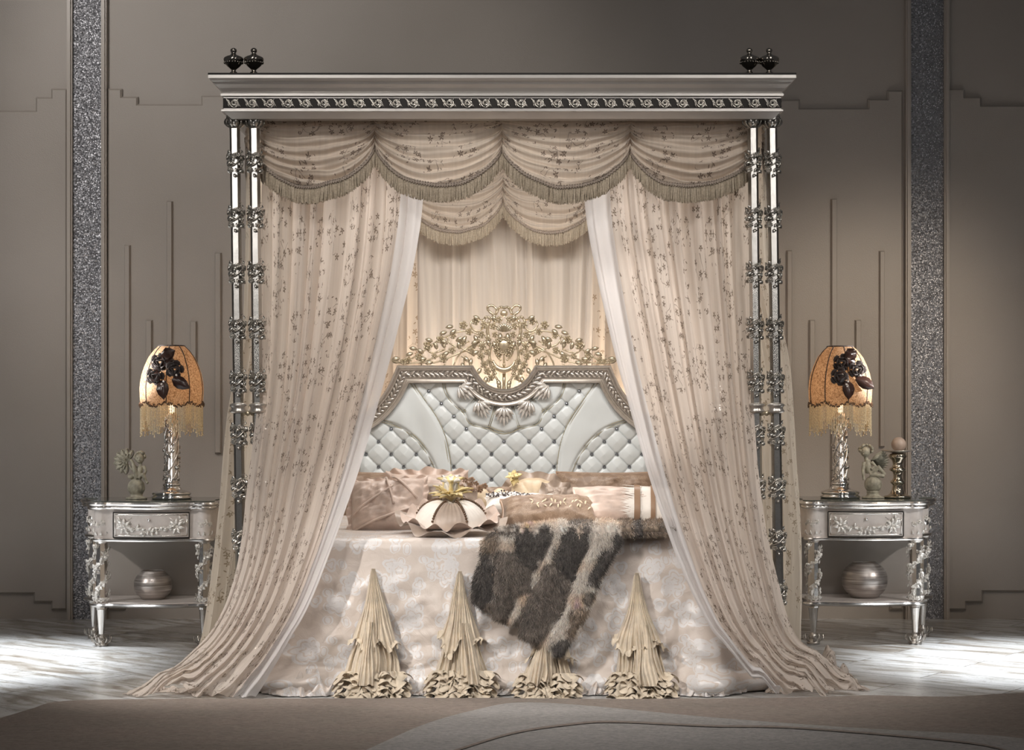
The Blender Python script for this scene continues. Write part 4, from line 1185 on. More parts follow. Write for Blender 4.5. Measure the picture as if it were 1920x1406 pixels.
# round flower cushion in front
def round_cushion():
    r_ = thing('round_flower_cushion', 'round ivory and taupe panelled cushion with wide ruffle and yellow organza flower in front', 'pillow')
    p, M = pframe(846, 976, -2.33, 77, roll=1); put(r_, p, M)
    RR = .150
    m = MB()
    def dome(u, v):
        a = 2*PI*u; rr_ = RR*v
        h = .088*(1-v**2.6)**.6*(1-.55*math.exp(-(v/.16)**2))+.006*abs(math.cos(a*3))*v*(1-v)*4+.004*math.sin(a*40)*v*(1-v)*2
        return (rr_*math.cos(a), -h, rr_*math.sin(a))
    n = 160; rows = 20
    for j in range(rows):
        pass
    base = len(m.v)
    m.grid(dome, n, rows)
    # alternate panels
    for j in range(rows):
        for i in range(n):
            m.mi[j*n+i] = [0, 1][int(((i/n)*6+1) % 6) % 2]
    b = m.build('panelled_top', ['ivory', 'taupe'], r_)
    m = MB(); m.grid(lambda u, v: (RR*v*math.cos(-2*PI*u), .03*(1-v*v), RR*v*math.sin(-2*PI*u)), 60, 6); m.build('underside', 'taupe', r_)
    for k in range(6):
        m = MB(); a = 2*PI*k/6
        for q in range(16):
            v = .28+.66*q/15; x, y, z = dome(a/(2*PI), v)
            m.ell((x, y-.003, z), .006, 6, 4)
        m.build('bead_row', 'brownbead', r_)
    circ = [Vector((RR*.97*math.cos(2*PI*i/72), 0, RR*.97*math.sin(2*PI*i/72))) for i in range(73)]
    frill(circ, Z0, .078, .020, 8, 3, 420, .008, 8).build('ruffle', 'taupe', r_)
    frill(circ, Z0, .055, .016, 11, 8, 420, .030, 6).build('inner_ruffle', 'pink', r_)
    m = MB(); rr = random.Random(6)
    for k in range(34):
        a = k*2.4; til = rr.uniform(.12, .8)
        X = T(0, -.090, 0) @ R(PI/2, 'X') @ R(a, 'Z') @ R(til, 'X')
        m.leaf(X, rr.uniform(.07, .115), rr.uniform(.012, .022), 0, .15)
    for k in range(8):
        X = T(0, -.10, 0) @ R(PI/2, 'X') @ R(k*.8, 'Z') @ R(.95, 'X')
        m.leaf(X, .10, .036, 1 if k % 2 else 0, .3)
    m.build('organza_flower', ['yell', 'ivory'], r_)
round_cushion()

# ================================================================== FUR THROW
def in_poly(px, py, pl):
    c = np.zeros(px.shape, bool); n = len(pl)
    for i in range(n):
        x0, y0 = pl[i]; x1, y1 = pl[(i+1) % n]
        if y0 == y1: continue
        cond = ((y0 > py) != (y1 > py)) & (px < (x1-x0)*(py-y0)/(y1-y0)+x0)
        c ^= cond
    return c
def pdist(px, py, pl):
    A = np.array(pl, float); B = np.roll(A, -1, 0); out = np.full(px.shape, 1e9)
    for (ax, ay), (bx, by) in zip(A, B):
        dx, dy = bx-ax, by-ay; t = np.clip(((px-ax)*dx+(py-ay)*dy)/(dx*dx+dy*dy+1e-9), 0, 1)
        out = np.minimum(out, np.hypot(px-ax-t*dx, py-ay-t*dy))
    return out
def throw():
    OUT = [(902, 1012), (930, 992), (960, 986), (1000, 982), (1050, 974), (1100, 968), (1150, 955), (1200, 964), (1268, 962), (1268, 1003), (1168, 1005), (1163, 1020), (1145, 1050), (1120, 1098), (1118, 1112), (1105, 1140), (1070, 1200), (1055, 1226), (1035, 1226), (1005, 1205), (972, 1193), (974, 1172), (950, 1167), (926, 1157), (922, 1137), (903, 1139), (884, 1126), (886, 1090), (900, 1045)]
    D, G, B_ = (.10, .086, .077), (.19, .158, .133), (.26, .20, .15)
    PT = [([(915, 1003), (936, 1005), (930, 1040), (905, 1042)], B_),
          ([(903, 1040), (926, 1042), (922, 1090), (915, 1132), (900, 1139), (884, 1126), (886, 1090)], D),
          ([(934, 1042), (972, 1040), (990, 1070), (992, 1105), (968, 1116), (952, 1150), (948, 1164), (925, 1150), (925, 1110)], G),
          ([(970, 1000), (1038, 1000), (1022, 1030), (1014, 1048), (1000, 1066), (986, 1052), (970, 1024)], D),
          ([(1022, 1062), (1048, 1072), (1066, 1100), (1056, 1130), (1035, 1165), (1006, 1204), (974, 1190), (976, 1165), (992, 1118), (1004, 1092)], G),
          ([(1052, 1004), (1108, 1000), (1098, 1030), (1082, 1055), (1074, 1082), (1054, 1074), (1040, 1050), (1044, 1025)], D),
          ([(1152, 1004), (1168, 1008), (1150, 1048), (1124, 1096), (1106, 1088), (1104, 1076), (1124, 1046)], D),
          ([(1096, 1108), (1118, 1106), (1106, 1128), (1092, 1122)], G),
          ([(1072, 1140), (1104, 1136), (1072, 1190), (1062, 1172)], B_),
          ([(1052, 1196), (1074, 1194), (1058, 1226), (1036, 1226), (1034, 1214)], D),
          ([(1160, 972), (1272, 976), (1272, 1004), (1170, 1004)], B_),
          ([(1194, 972), (1206, 972), (1206, 1004), (1190, 1004)], D),
          ([(915, 996), (975, 988), (975, 997), (915, 1003)], G),
          ([(1070, 978), (1110, 972), (1110, 992), (1066, 990)], G)]
    def grow(pl, k):
        cx_ = sum(p[0] for p in pl)/len(pl); cy_ = sum(p[1] for p in pl)/len(pl)
        return [(cx_+(x-cx_)*k, cy_+(y-cy_)*k) for x, y in pl]
    PT = [(grow(pl, 1.13), c) for pl, c in PT]
    ED = OUT
    zl = .652
    def surf(px, py):
        """vectorised position"""
        lx = np.array([nz(a*.012, b*.006, 2.2) for a, b in zip(px, py)])
        f2 = np.array([math.sin(a*.085+b*.02+3*nz(a*.01, b*.01)) for a, b in zip(px, py)])
        top = py < 996
        Yt = F*(HC-zl)/(np.maximum(py, 930)-HY)-CD
        v = np.clip((py-996)/230, 0, 1)
        Yf = -2.625-.085*v
        Y = np.where(top, Yt, Yf)
        db = pdist(px, py, ED)
        dd = np.full(px.shape, 1e9)
        for pl, c in PT: dd = np.minimum(dd, pdist(px, py, pl))
        bul = .022*(1-np.exp(-dd/7))*np.clip(db/10, 0, 1)+.012*np.clip(db/10, 0, 1)
        w = (.018*f2+.03*lx)*v
        s = F/(CD+Y)
        X = (px-CX)/s; Z = HC+(HY-py)/s
        Y2 = np.where(top, Y, Y-bul-w); Z2 = np.where(top, Z+bul*.6, Z)
        return np.stack([X, Y2, Z2], 1)
    def colour(px, py):
        wx = np.array([nz(a*.05, b*.05, 3.3) for a, b in zip(px, py)]); wy = np.array([nz(a*.05, b*.05, 8.8) for a, b in zip(px, py)])
        jx = px+2.2*rng.normal(size=px.shape)+13*wx; jy = py+2.2*rng.normal(size=py.shape)+13*wy
        c = np.tile(np.array([.74, .655, .58]), (len(px), 1))
        warm = np.array([nz(a*.03, b*.03) for a, b in zip(px, py)])[:, None]
        c = c*(1-np.clip(warm, 0, .5)*np.array([.25, .5, .7]))
        for pl, cc in PT:
            k = in_poly(jx, jy, pl); c[k] = cc
        mot = np.array([nz(a*.12, b*.12, 5.5) for a, b in zip(px, py)])[:, None]; c *= 1+.5*mot*(c < .4)
        c *= (1+.28*rng.normal(size=(len(px), 1))*(1+.8*(c.mean(1, keepdims=True) < .4))).clip(.4, 2.2)
        return c.clip(0, .95)
    # base hide
    xs = np.arange(876, 1276, 4.0); ys = np.arange(950, 1234, 3.0)
    PX, PY = np.meshgrid(xs, ys); ins = in_poly(PX, PY, OUT)
    P = surf(PX.ravel(), PY.ravel())
    idx = -np.ones(PX.shape, int); vs = []; fs = []
    def gi(j, i):
        if idx[j, i] < 0: idx[j, i] = len(vs); vs.append(P[j*len(xs)+i])
        return idx[j, i]
    cells = [(j, i) for j in range(len(ys)-1) for i in range(len(xs)-1) if ins[j, i] and ins[j+1, i] and ins[j, i+1] and ins[j+1, i+1]]
    for j, i in cells: fs.append((gi(j, i), gi(j+1, i), gi(j+1, i+1), gi(j, i+1)))
    vs = np.array(vs)
    pxv = np.zeros(len(vs)); pyv = np.zeros(len(vs))
    for j in range(len(ys)):
        for i in range(len(xs)):
            if idx[j, i] >= 0: pxv[idx[j, i]] = xs[i]; pyv[idx[j, i]] = ys[j]
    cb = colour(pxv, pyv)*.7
    # back layer for thickness
    nb = len(vs); vb = vs+np.array([0, .010, -.006]); fb = [tuple(reversed([nb+a for a in f])) for f in fs]
    # strands
    NS = 95000
    qx = rng.uniform(880, 1272, NS*3); qy = rng.uniform(952, 1230, NS*3)
    k = in_poly(qx, qy, OUT); qx, qy = qx[k][:NS], qy[k][:NS]
    R0 = surf(qx, qy); cs = colour(qx, qy); n = len(qx)
    top = (qy < 996)[:, None]
    db = pdist(qx, qy, OUT)[:, None]
    # outward direction from polygon centre near edge, downwards elsewhere
    dirv = np.where(top, np.array([0, -.7, .55]), np.array([0, -.75, -.75]))+rng.normal(size=(n, 3))*.42
    c0 = np.stack([qx-1025, np.zeros(n), -(qy-1090)], 1); c0 /= np.linalg.norm(c0, axis=1)[:, None]
    dirv = dirv+c0*np.exp(-db/7)*1.0
    dirv /= np.linalg.norm(dirv, axis=1)[:, None]
    L = rng.uniform(.012, .026, (n, 1))
    side = np.cross(dirv, rng.normal(size=(n, 3))); side /= np.linalg.norm(side, axis=1)[:, None]
    wd = rng.uniform(.0007, .0013, (n, 1))
    tip = R0+dirv*L+np.array([0, 0, -.3])*L*.6
    SV = np.concatenate([R0-side*wd, R0+side*wd, tip], 0)
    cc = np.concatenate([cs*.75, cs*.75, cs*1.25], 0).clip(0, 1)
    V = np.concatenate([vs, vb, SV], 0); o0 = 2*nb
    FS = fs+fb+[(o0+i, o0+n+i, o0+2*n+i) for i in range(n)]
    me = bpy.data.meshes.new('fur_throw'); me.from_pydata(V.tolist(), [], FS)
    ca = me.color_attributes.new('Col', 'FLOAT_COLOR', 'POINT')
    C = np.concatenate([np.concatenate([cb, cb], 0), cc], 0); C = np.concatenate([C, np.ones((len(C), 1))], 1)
    ca.data.foreach_set('color', C.ravel())
    me.polygons.foreach_set('use_smooth', [True]*len(FS))
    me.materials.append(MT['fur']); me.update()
    o = bpy.data.objects.new('fur_throw', me); COL.objects.link(o)
    tag(o, 'patchwork rabbit fur throw in grey brown and cream hanging over the foot of the bed', 'throw')
throw()

# ================================================================== NIGHTSTANDS
def ns_outline(off=0, fl=1):
    pts = [(0, -.238), (.07, -.234), (.13, -.224), (.178, -.208)]
    cx_, cy_, r_ = .2455, -.150, .064
    for a in np.linspace(-125, 5, 12): pts.append((cx_+r_*math.cos(math.radians(a)), cy_+r_*math.sin(math.radians(a))))
    pts += [(.300, -.10), (.298, -.05), (.305, .0), (.318, .05)]
    for a in np.linspace(-60, 80, 10): pts.append((.347+.060*math.cos(math.radians(a)), .15+.055*math.sin(math.radians(a))))
    pts += [(.32, .20), (.15, .205)]
    right = pts; left = [(-x, y) for x, y in reversed(pts) if x > 1e-6]
    poly = right+[(0, .205)]+left
    n = len(poly); out = []
    for i in range(n):
        p = np.array(poly[i]); a = np.array(poly[i-1]); b = np.array(poly[(i+1) % n]); t = b-a; t = t/np.hypot(*t)
        nn = np.array([t[1], -t[0]]); out.append(tuple(p+nn*off))
    return out
def loft(m, rows, mi=0, cap=True):
    n = len(rows[0][0]); vs = []
    for pl, z in rows: vs += [(x, y, z) for x, y in pl]
    fs = [(j*n+i, j*n+(i+1) % n, (j+1)*n+(i+1) % n, (j+1)*n+i) for j in range(len(rows)-1) for i in range(n)]
    if cap: fs += [tuple(range(n-1, -1, -1)), tuple((len(rows)-1)*n+i for i in range(n))]
    m.add(vs, fs, mi)
def front_y(x):  # bowed front line of apron at |x|<.19
    return -.236+.9*x*x
def nightstand(loc, label):
    root = thing('nightstand', label, 'nightstand', loc)
    m = MB(); loft(m, [(ns_outline(-.012), .652), (ns_outline(-.004), .656), (ns_outline(.0), .663), (ns_outline(-.003), .669), (ns_outline(.004), .673), (ns_outline(.008), .680), (ns_outline(.004), .688), (ns_outline(-.008), .691)])
    top = m.build('tabletop', 'silver', root, smooth='auto')
    m = MB(); loft(m, [(ns_outline(-.012), .690), (ns_outline(-.012), .695)]); m.build('glass_top', 'glass', top, smooth=False)
    m = MB(); loft(m, [(ns_outline(-.030), .512), (ns_outline(-.030), .654)]); ap = m.build('apron', 'silverp', root, smooth='auto')
    m = MB(); loft(m, [(ns_outline(-.030), .498), (ns_outline(-.018), .502), (ns_outline(-.014), .508), (ns_outline(-.018), .514), (ns_outline(-.030), .518)]); m.build('apron_moulding', 'silver', root, smooth='auto')
    # drawer
    def fy(x): return -.206+.85*x*x
    def panel(x0, x1, z0, z1, y, th, mi=0, mm=None):
        n = 20; vs = []
        for k in (0, 1):
            for z in (z0, z1):
                for i in range(n+1):
                    x = x0+(x1-x0)*i/n; vs.append((x, fy(x)-y-(th if k else 0), z))
        w = n+1; fs = []
        for i in range(n):
            fs += [(2*w+i, 2*w+i+1, 3*w+i+1, 3*w+i), (i, i+w, i+w+1, i+1), (i+w, 3*w+i, 3*w+i+1, i+w+1), (i, i+1, 2*w+i+1, 2*w+i)]
        fs += [(0, 2*w, 3*w, w), (n, w+n, 3*w+n, 2*w+n)]
        mm.add(vs, fs, mi)
    m = MB(); panel(-.183, .183, .519, .642, .002, .006, 0, m); dr = m.build('drawer', 'silverp', root, smooth='auto')
    m = MB()
    for t, mi in ((0, 0), (.010, 1)):
        for zz in (.521+t, .640-t):
            m.tube([(x, fy(x)-.009, zz) for x in np.linspace(-.181+t, .181-t, 20)], .0028, 6, mi)
        for xx in (-.181+t, .181-t): m.tube([(xx, fy(xx)-.009, .521+t), (xx, fy(xx)-.009, .640-t)], .0028, 6, mi)
    m.build('drawer_border', ['darkrecess', 'silver'], dr)
    m = MB(); m.lathe([(0, .012), (.007, .010), (.008, .005), (.004, 0)], 12, 0, T(-.004, fy(0)-.008, .606) @ R(PI/2, 'X')); m.build('drawer_knob', 'chrome', dr)
    m = MB(); r = random.Random(3)
    pts = cr([(-.145, .600), (-.125, .575), (-.08, .560), (0, .552), (.08, .560), (.125, .575), (.145, .600)], 30)
    m.tube([(x, fy(x)-.009, z) for x, z in pts], .0028, 5)
    for i, (x, z) in enumerate(pts):
        X = T(x, fy(x)-.010, z+r.uniform(-.012, .012)) @ R(PI/2, 'X')
        m.leaf(X @ R(r.uniform(-2, 2), 'Z'), .024, .007); m.leaf(X @ R(r.uniform(1, 5), 'Z'), .022, .0065)
        (m.rose if i % 3 == 0 else m.flower)(X, .0095 if i % 3 == 0 else .008)
    for sx in (-1, 1):
        for k, (a, b) in enumerate(((.118, .59), (.13, .57), (.105, .575), (.145, .585), (.12, .555))):
            m.rose(T(sx*a, fy(a)-.012, b) @ R(PI/2, 'X'), .012)
        for k in range(7): m.leaf(T(sx*.125, fy(.125)-.010, .575) @ R(PI/2, 'X') @ R(k*.9, 'Z'), .04, .008)
        m.tube([(sx*.09, fy(.09)-.009, .585), (sx*.11, fy(.11)-.01, .605), (sx*.09, fy(.09)-.01, .615)], .0022, 5)
    m.build('drawer_garland', 'pales', dr)
    # shelf
    m = MB(); loft(m, [(ns_outline(-.028), .186), (ns_outline(-.014), .190), (ns_outline(-.008), .197), (ns_outline(-.014), .204), (ns_outline(-.026), .206)])
    m.build('shelf', 'silver', root, smooth='auto')
    m = MB(); loft(m, [(ns_outline(-.032), .205), (ns_outline(-.032), .2085)]); m.build('shelf_surface', 'silverp', root, smooth=False)
    m = MB(); m.box(-.325, .325, .165, .172, .208, .505); m.box(-.318, .318, .163, .165, .215, .225)
    m.build('back_panel', simple('glossy_taupe_panel', (.38, .345, .315), .12) if 'bp' not in MT else MT['bp'], root, smooth=False)
    # legs
    lg0 = None
    prof = [(.018, .0), (.031, .002), (.032, .008), (.026, .014), (.022, .024), (.017, .040), (.013, .056)]
    tp = [(.0125, .056), (.0235, .172), (.027, .176), (.027, .182), (.036, .187), (.037, .195), (.033, .205), (.027, .21)]
    col = [(.0265, .208), (.0265, .49), (.033, .494), (.037, .502), (.037, .508), (.030, .514), (.022, .52)]
    kn = [(.022, .518), (.025, .528), (.018, .538), (.026, .552), (.033, .568), (.033, .592), (.026, .606), (.019, .618), (.022, .63), (.031, .640), (.034, .654)]
    for x, y in ((-.2455, -.15), (.2455, -.15), (-.347, .15), (.347, .15)):
        if lg0 is None:
            m = MB(); m.lathe(tp, 8); m.lathe(col, 8); m.lathe(kn, 18)
            lg = m.build('leg', 'silver', root, smooth='auto'); lg0 = lg
            m = MB(); m.lathe(prof, 14); 
            for k in range(8):
                a = k*PI/4; m.leaf(R(a, 'Z') @ T(.026, 0, .012) @ R(PI/2, 'Y') @ R(PI/2, 'Z') @ R(.5, 'X'), .04, .009)
                m.ell((.024*math.cos(a), .024*math.sin(a), .008), .008, 6, 4)
                m.rose(R(a+.4, 'Z') @ T(.021, 0, .034) @ R(PI/2, 'Y'), .008)
            m.build('foot', 'champs', lg)
            m = MB(); r = random.Random(4)
            for k in range(2):
                pts = [(.031*math.cos(k*PI+t*7), .031*math.sin(k*PI+t*7), .215+.27*t) for t in np.linspace(0, 1, 40)]
                m.tube(pts, .003, 5)
            for k in range(62):
                t = k/62; a = t*7+(k % 2)*PI+r.uniform(-.5, .5)-PI/2*0; z = .22+.265*t
                X = R(a, 'Z') @ T(.030, 0, z) @ R(PI/2, 'Y') @ R(r.uniform(0, 6.28), 'Z')
                if k % 3 == 0: m.rose(X, r.uniform(.009, .013))
                elif k % 3 == 1: m.flower(X, .011)
                m.leaf(X @ R(.35, 'X'), .022, .0075)
            for k in range(9):
                a = k*2*PI/9; m.rose(R(a, 'Z') @ T(.030, 0, .222) @ R(PI/2, 'Y'), .012)
                m.rose(R(a+.2, 'Z') @ T(.033, 0, .580+.012*(k % 2)) @ R(PI/2, 'Y'), .013)
                m.leaf(R(a, 'Z') @ T(.026, 0, .60) @ R(PI/2, 'Y') @ R(-PI/2, 'Z') @ R(-.2, 'X'), .035, .008)
                m.leaf(R(a, 'Z') @ T(.024, 0, .525) @ R(PI/2, 'Y') @ R(PI/2, 'Z') @ R(.5, 'X'), .03, .008)
            m.build('rose_vine', 'pales', lg)
        else:
            lg = dup(lg0, parent=root)
        lg.location = (x, y, 0)
    return root
MT['bp'] = simple('glossy_taupe_panel', (.31, .28, .255), .12)
YL, YR = -.98, -.905
NL = ((284.5-CX)/393, YL, 0); NR = ((1622-CX)/389.5, YR, 0)
n1 = nightstand(NL, 'silver nightstand with carved rose legs left of the bed')
n2 = dup(n1, NR, 'silver nightstand with carved rose legs right of the bed')
ZT2 = .6955
# ------------------------------------------------------------------ vases
def vase(loc, R_, H_, label, ro):
    m = MB(); zc = H_*.5
    pr = [(R_*.5, 0), (R_*.62, .002)]
    for k in range(1, 14):
        t = k/14; z = H_*t; q = (z-zc)/(H_*.545); pr.append((R_*math.sqrt(max(.05, 1-abs(q)**2.3)), z))
    pr += [(ro, H_-.002), (ro-.003, H_+.001), (ro-.007, H_-.003), (ro, H_-.02), (R_*.9, zc), (R_*.5, .01), (0, .008)]
    m.lathe(pr, 48)
    o = m.build('vase', 'vase', loc=loc); tag(o, label, 'vase'); return o
sL = sc(-1.0)
vase((( 286-CX)/386, YL-.0, .209), .092, .138, 'brushed silver globe vase on the lower shelf of the left nightstand', .056)
vase(((1624-CX)/384, YR, .209), .111, .172, 'larger brushed silver globe vase on the lower shelf of the right nightstand', .058)
# ------------------------------------------------------------------ lamps
def lamp(loc, label):
    root = thing('table_lamp', label, 'lamp', loc)
    m = MB(); m.lathe([(.094, 0), (.098, .004), (.098, .012), (.090, .016), (.090, .020), (.096, .025), (.092, .032), (.070, .040), (.052, .044), (.050, .050), (.044, .054), (.040, .062), (.044, .066), (.044, .074), (.036, .078)], 40)
    m.build('base', 'chrome', root)
    m = MB(); m.lathe([(.034, .076), (.036, .082), (.031, .09), (.030, .41), (.02, .42)], 10)
    r = random.Random(9)
    for k in range(5):
        m.tube([((.0325)*math.cos(k*2*PI/5+t*5), .0325*math.sin(k*2*PI/5+t*5), .09+.31*t) for t in np.linspace(0, 1, 30)], .0045, 6)
    for k in range(90):
        t = k/90; a = r.uniform(0, 6.28); z = .085+.32*t
        X = R(a, 'Z') @ T(.031, 0, z) @ R(PI/2, 'Y') @ R(r.uniform(0, 6.28), 'Z')
        (m.flower if k % 2 else m.leaf)(X, .011 if k % 2 else .02) if k % 2 else m.leaf(X @ R(.3, 'X'), .022, .0075)
    m.build('column', 'silver', root)
    # shade
    prof = [(.150, .470), (.1535, .50), (.155, .535), (.152, .57), (.144, .61), (.130, .65), (.111, .69), (.087, .722), (.062, .744)]
    def sh(u, v, e=0):
        a = 2*PI*u; k = v*(len(prof)-1); i = min(int(k), len(prof)-2); f = k-i
        r_ = prof[i][0]*(1-f)+prof[i+1][0]*f; z = prof[i][1]*(1-f)+prof[i+1][1]*f
        s8 = abs(math.sin(a*4)); r_ *= .955+.045*s8**.7
        if v < .25: z -= .018*s8*(1-v/.25)
        return Vector(((r_+e)*math.cos(a), (r_+e)*math.sin(a), z))
    m = MB(); m.grid(lambda u, v: sh(u, v), 96, 20, closeu=True)
    s = m.build('shade', 'lace', root)
    m = MB()
    for k in range(8): m.tube([sh(k/8, v, .002) for v in np.linspace(0, 1, 16)], .0026, 5)
    m.tube([sh(i/48, 1, .001) for i in range(49)], .004, 6)
    m.build('shade_seams', 'dark', s)
    m = MB()
    for i in range(220):
        p = sh(i/220, 0, .003+r.uniform(-.001, .004)); m.ell(p+Vector((0, 0, r.uniform(-.006, .009))), r.uniform(.003, .0052), 5, 4)
    m.build('bead_trim', 'brownbead', s)
    m = MB()
    for i in range(112):
        p = sh(i/112, 0, .0); ln = .082+.050*abs(math.sin(i/112*PI*8))*1.0+.012*((i % 3)-1)
        q = [p-Vector((0, 0, ln*t)) for t in np.linspace(0, 1, 15)]
        m.tube(q, [.0012 if j % 2 else .0030 for j in range(15)], 5)
        m.ell(q[-1]-Vector((0, 0, .004)), .0042, 5, 4)
    m.build('bead_fringe', 'bead', s)
    # rose applique facing the room
    m = MB()
    for (dx, dz, a, L) in ((.03, .665, -15, .07), (.055, .66, -70, .065), (-.005, .575, 185, .095), (.055, .585, 240, .10), (-.075, .60, 100, .055), (.0, .69, 60, .06)):
        if L: m.leaf(T(dx*.8-.01, -.158 if dz < .64 else -.135, dz) @ R(PI/2, 'X') @ R(math.radians(-a if a < 180 else a), 'Z') @ R(.12, 'X'), L, .031, 0, .1)
    m.build('applique_leaves', 'darksat', s)
    m = MB()
    for (dx, dz, rr, y) in ((-.032, .662, .044, -.135), (.042, .628, .044, -.148), (-.050, .595, .044, -.155)):
        m.rose(T(dx, y, dz) @ R(PI/2, 'X') @ R(.15, 'X'), rr)
        for ring in range(2):
            m.tube([Vector((dx+rr*(.9-.35*ring)*math.cos(t), y-.008-.006*ring, dz+rr*(.75-.3*ring)*math.sin(t))) for t in np.linspace(.5, 5, 12)], .0022, 5)
    m.build('applique_roses', 'dark', s)
    m = MB()
    for dx, dz in ((.018, .692), (.026, .682), (.012, .68), (-.018, .556), (-.014, .545), (-.016, .532), (.058, .592), (.066, .584), (.052, .60), (-.008, .57)):
        m.ell((dx, -.166 if dz < .64 else -.140, dz), .0052, 8, 6)
    m.build('applique_pearls', 'pearl', s)
    m = MB(); m.ell((0, 0, .50), (.022, .022, .032), 12, 8); m.lathe([(.012, .41), (.014, .47)], 10); 
    bm_, nt, out = mat('lamp_bulb'); e = N(nt, 'ShaderNodeEmission', ins={'Color': (1, .72, .42, 1), 'Strength': 2.5}); nt.links.new(e.outputs[0], out.inputs[0])
    m.build('bulb', MT.setdefault('bulb', bm_), root)
    return root
LL = ((317-CX)/388, -.97, ZT2); LR = ((1583-CX)/386, -.88, ZT2)
l1 = lamp(LL, 'beaded amber lace table lamp on the left nightstand beside the cherub')
l2 = dup(l1, LR, 'beaded amber lace table lamp on the right nightstand beside the candle holder', rz=.10)
# ------------------------------------------------------------------ cherubs
def cherub(name, label, px0, Y, kind):
    s = sc(Y); base = Vector(((px0-CX)/s, Y, ZT2)); root = thing(name, label, 'figurine', base)
    by = HY+(HC-ZT2)*s
    def P(x, y, d=0): return Vector(((x-px0)/s, -d, (by-y)/s))
    m = MB()
    if kind == 0:
        m.ell(P(255.7, 913.6), 16.6/s, 16, 12)
        q = lambda y: (by-y)/s
        m.lathe([(20/s, 0), (20/s, .006), (17/s, .009), (12/s, .012), (11/s, .022), (12.5/s, .027), (10/s, .032)], 24)
        m.tube([P(264, 874, .005), P(262, 884, .006), P(258, 895, .002)], [.013, .016, .020], 10)
        m.ell(P(262.5, 859, .008), (.0235, .023, .025), 14, 10)
        m.tube([P(264, 868, .004), P(264, 875, .004)], .009, 8)
        m.tube([P(258, 896, .01), P(254, 880, .022), P(250, 866, .020)], [.0135, .0115, .008], 8)
        m.tube([P(250, 866, .020), P(246, 861, .022)], [.008, .007], 8)
        m.tube([P(262, 895, .008), P(270, 889, .022), P(276, 904, .018)], [.014, .011, .008], 8)
        m.tube([P(276, 904, .018), P(279, 905, .024)], .007, 8)
        m.tube([P(270, 873, .004), P(274, 883, .008), P(270, 893, .010)], [.0085, .007, .006], 8)
        m.tube([P(256, 873, .006), P(248, 880, .010), P(244, 872, .012)], [.0085, .007, .006], 8)
        m.ell(P(246, 893, .006), (.017, .014, .014), 10, 8)
        body = m.build('body', 'stone', root)
        m = MB(); r = random.Random(2)
        for k in range(26):
            a = r.uniform(-.3, PI+.3); c = P(262.5+9.5*math.cos(a), 856-8.5*math.sin(a), r.uniform(-.018, .012)); m.ell(c, r.uniform(.005, .008), 7, 5)
        m.build('hair', 'stone', root)
        m = MB()
        for dx, dy, rr in ((-3.2, -1, .0028), (3.0, -1, .0028), (0, 3, .0035)): m.ell(P(262.5+dx, 859+dy, .031), rr, 6, 5)
        m.tube([P(260, 865, .028), P(262.5, 866, .0295), P(265, 865, .028)], .0016, 5)
        m.build('face', 'stone', root)
        m = MB()
        for k in range(9):
            a = math.radians(60+k*26); c = P(237, 865, -.004)
            for off, ln in ((0, 24), (0, 15)):
                L = ln/s; d = Vector((math.cos(a), 0, math.sin(a)))
                pts = []
                n_ = Vector((-d.z, 0, d.x))
                for t in np.linspace(0, 2*PI, 16): pts.append(c+d*(L*.55+L*.45*math.cos(t))+n_*(L*.20*math.sin(t))+Vector((0, -.004*math.sin(t), 0)))
                m.tube(pts, .0026, 5)
                m.leaf(T(*c) @ R(-(a-PI/2), 'Y') @ R(PI/2, 'X'), L, L*.2)
        m.rose(T(*P(237, 862, .012)) @ R(PI/2, 'X'), .018)
        m.build('wing', 'stone', root)
    else:
        m.ell(P(1637, 908), 16.6/s, 16, 12)
        m.lathe([(21/s, 0), (21/s, .005), (16/s, .008), (12/s, .014), (11/s, .026), (13/s, .030), (10/s, .034)], 24)
        m.tube([P(1626, 862, .0), P(1627, 872, .004), P(1630, 886, .0)], [.014, .017, .020], 10)
        m.ell(P(1622, 847, .004), (.024, .024, .026), 14, 10)
        m.tube([P(1623, 856, 0), P(1625, 863, 0)], .010, 8)
        m.tube([P(1620, 866, .004), P(1617, 882, .008), P(1619, 900, .012)], [.010, .008, .0065], 8)
        m.tube([P(1633, 866, .012), P(1640, 874, .020), P(1632, 880, .022)], [.010, .009, .007], 8)
        m.tube([P(1632, 888, .008), P(1646, 876, .020), P(1658, 890, .018)], [.016, .014, .009], 8)
        m.tube([P(1630, 890, .012), P(1644, 890, .024), P(1656, 893, .022)], [.014, .011, .008], 8)
        body = m.build('body', 'stone', root)
        m = MB(); r = random.Random(5)
        for k in range(34):
            a = r.uniform(-.6, PI+.5); c = P(1624+11*math.cos(a), 843-9*math.sin(a), r.uniform(-.02, .012)); m.ell(c, r.uniform(.005, .009), 7, 5)
        m.build('hair', 'stone', root)
        m = MB()
        for dx, dy, rr in ((-6, -1, .003), (0, -1.5, .003), (-4, 3, .0038)): m.ell(P(1621+dx, 848+dy, .028), rr, 6, 5)
        m.build('face', 'stone', root)
        m = MB()
        for k in range(11):
            a = math.radians(38-k*9.5); c = P(1636, 862, -.01-.002*k); L = (34-1.0*abs(k-5))/s
            m.leaf(T(*c) @ R(-(a-PI/2), 'Y') @ R(PI/2, 'X'), L, .012, 0, .12)
            m.leaf(T(*(c+Vector((0, -.006, 0)))) @ R(-(a-PI/2)+.08, 'Y') @ R(PI/2, 'X'), L*.62, .010, 0, .12)
        m.build('wing', 'stone', root)
    md = body.modifiers.new('Remesh', 'REMESH'); md.mode = 'VOXEL'; md.voxel_size = .0022; md.use_smooth_shade = True
    sm = body.modifiers.new('Smooth', 'SMOOTH'); sm.iterations = 3
cherub('cherub_figurine', 'stone cherub on a ball with petal wings left of the left lamp', 256, -.98, 0)
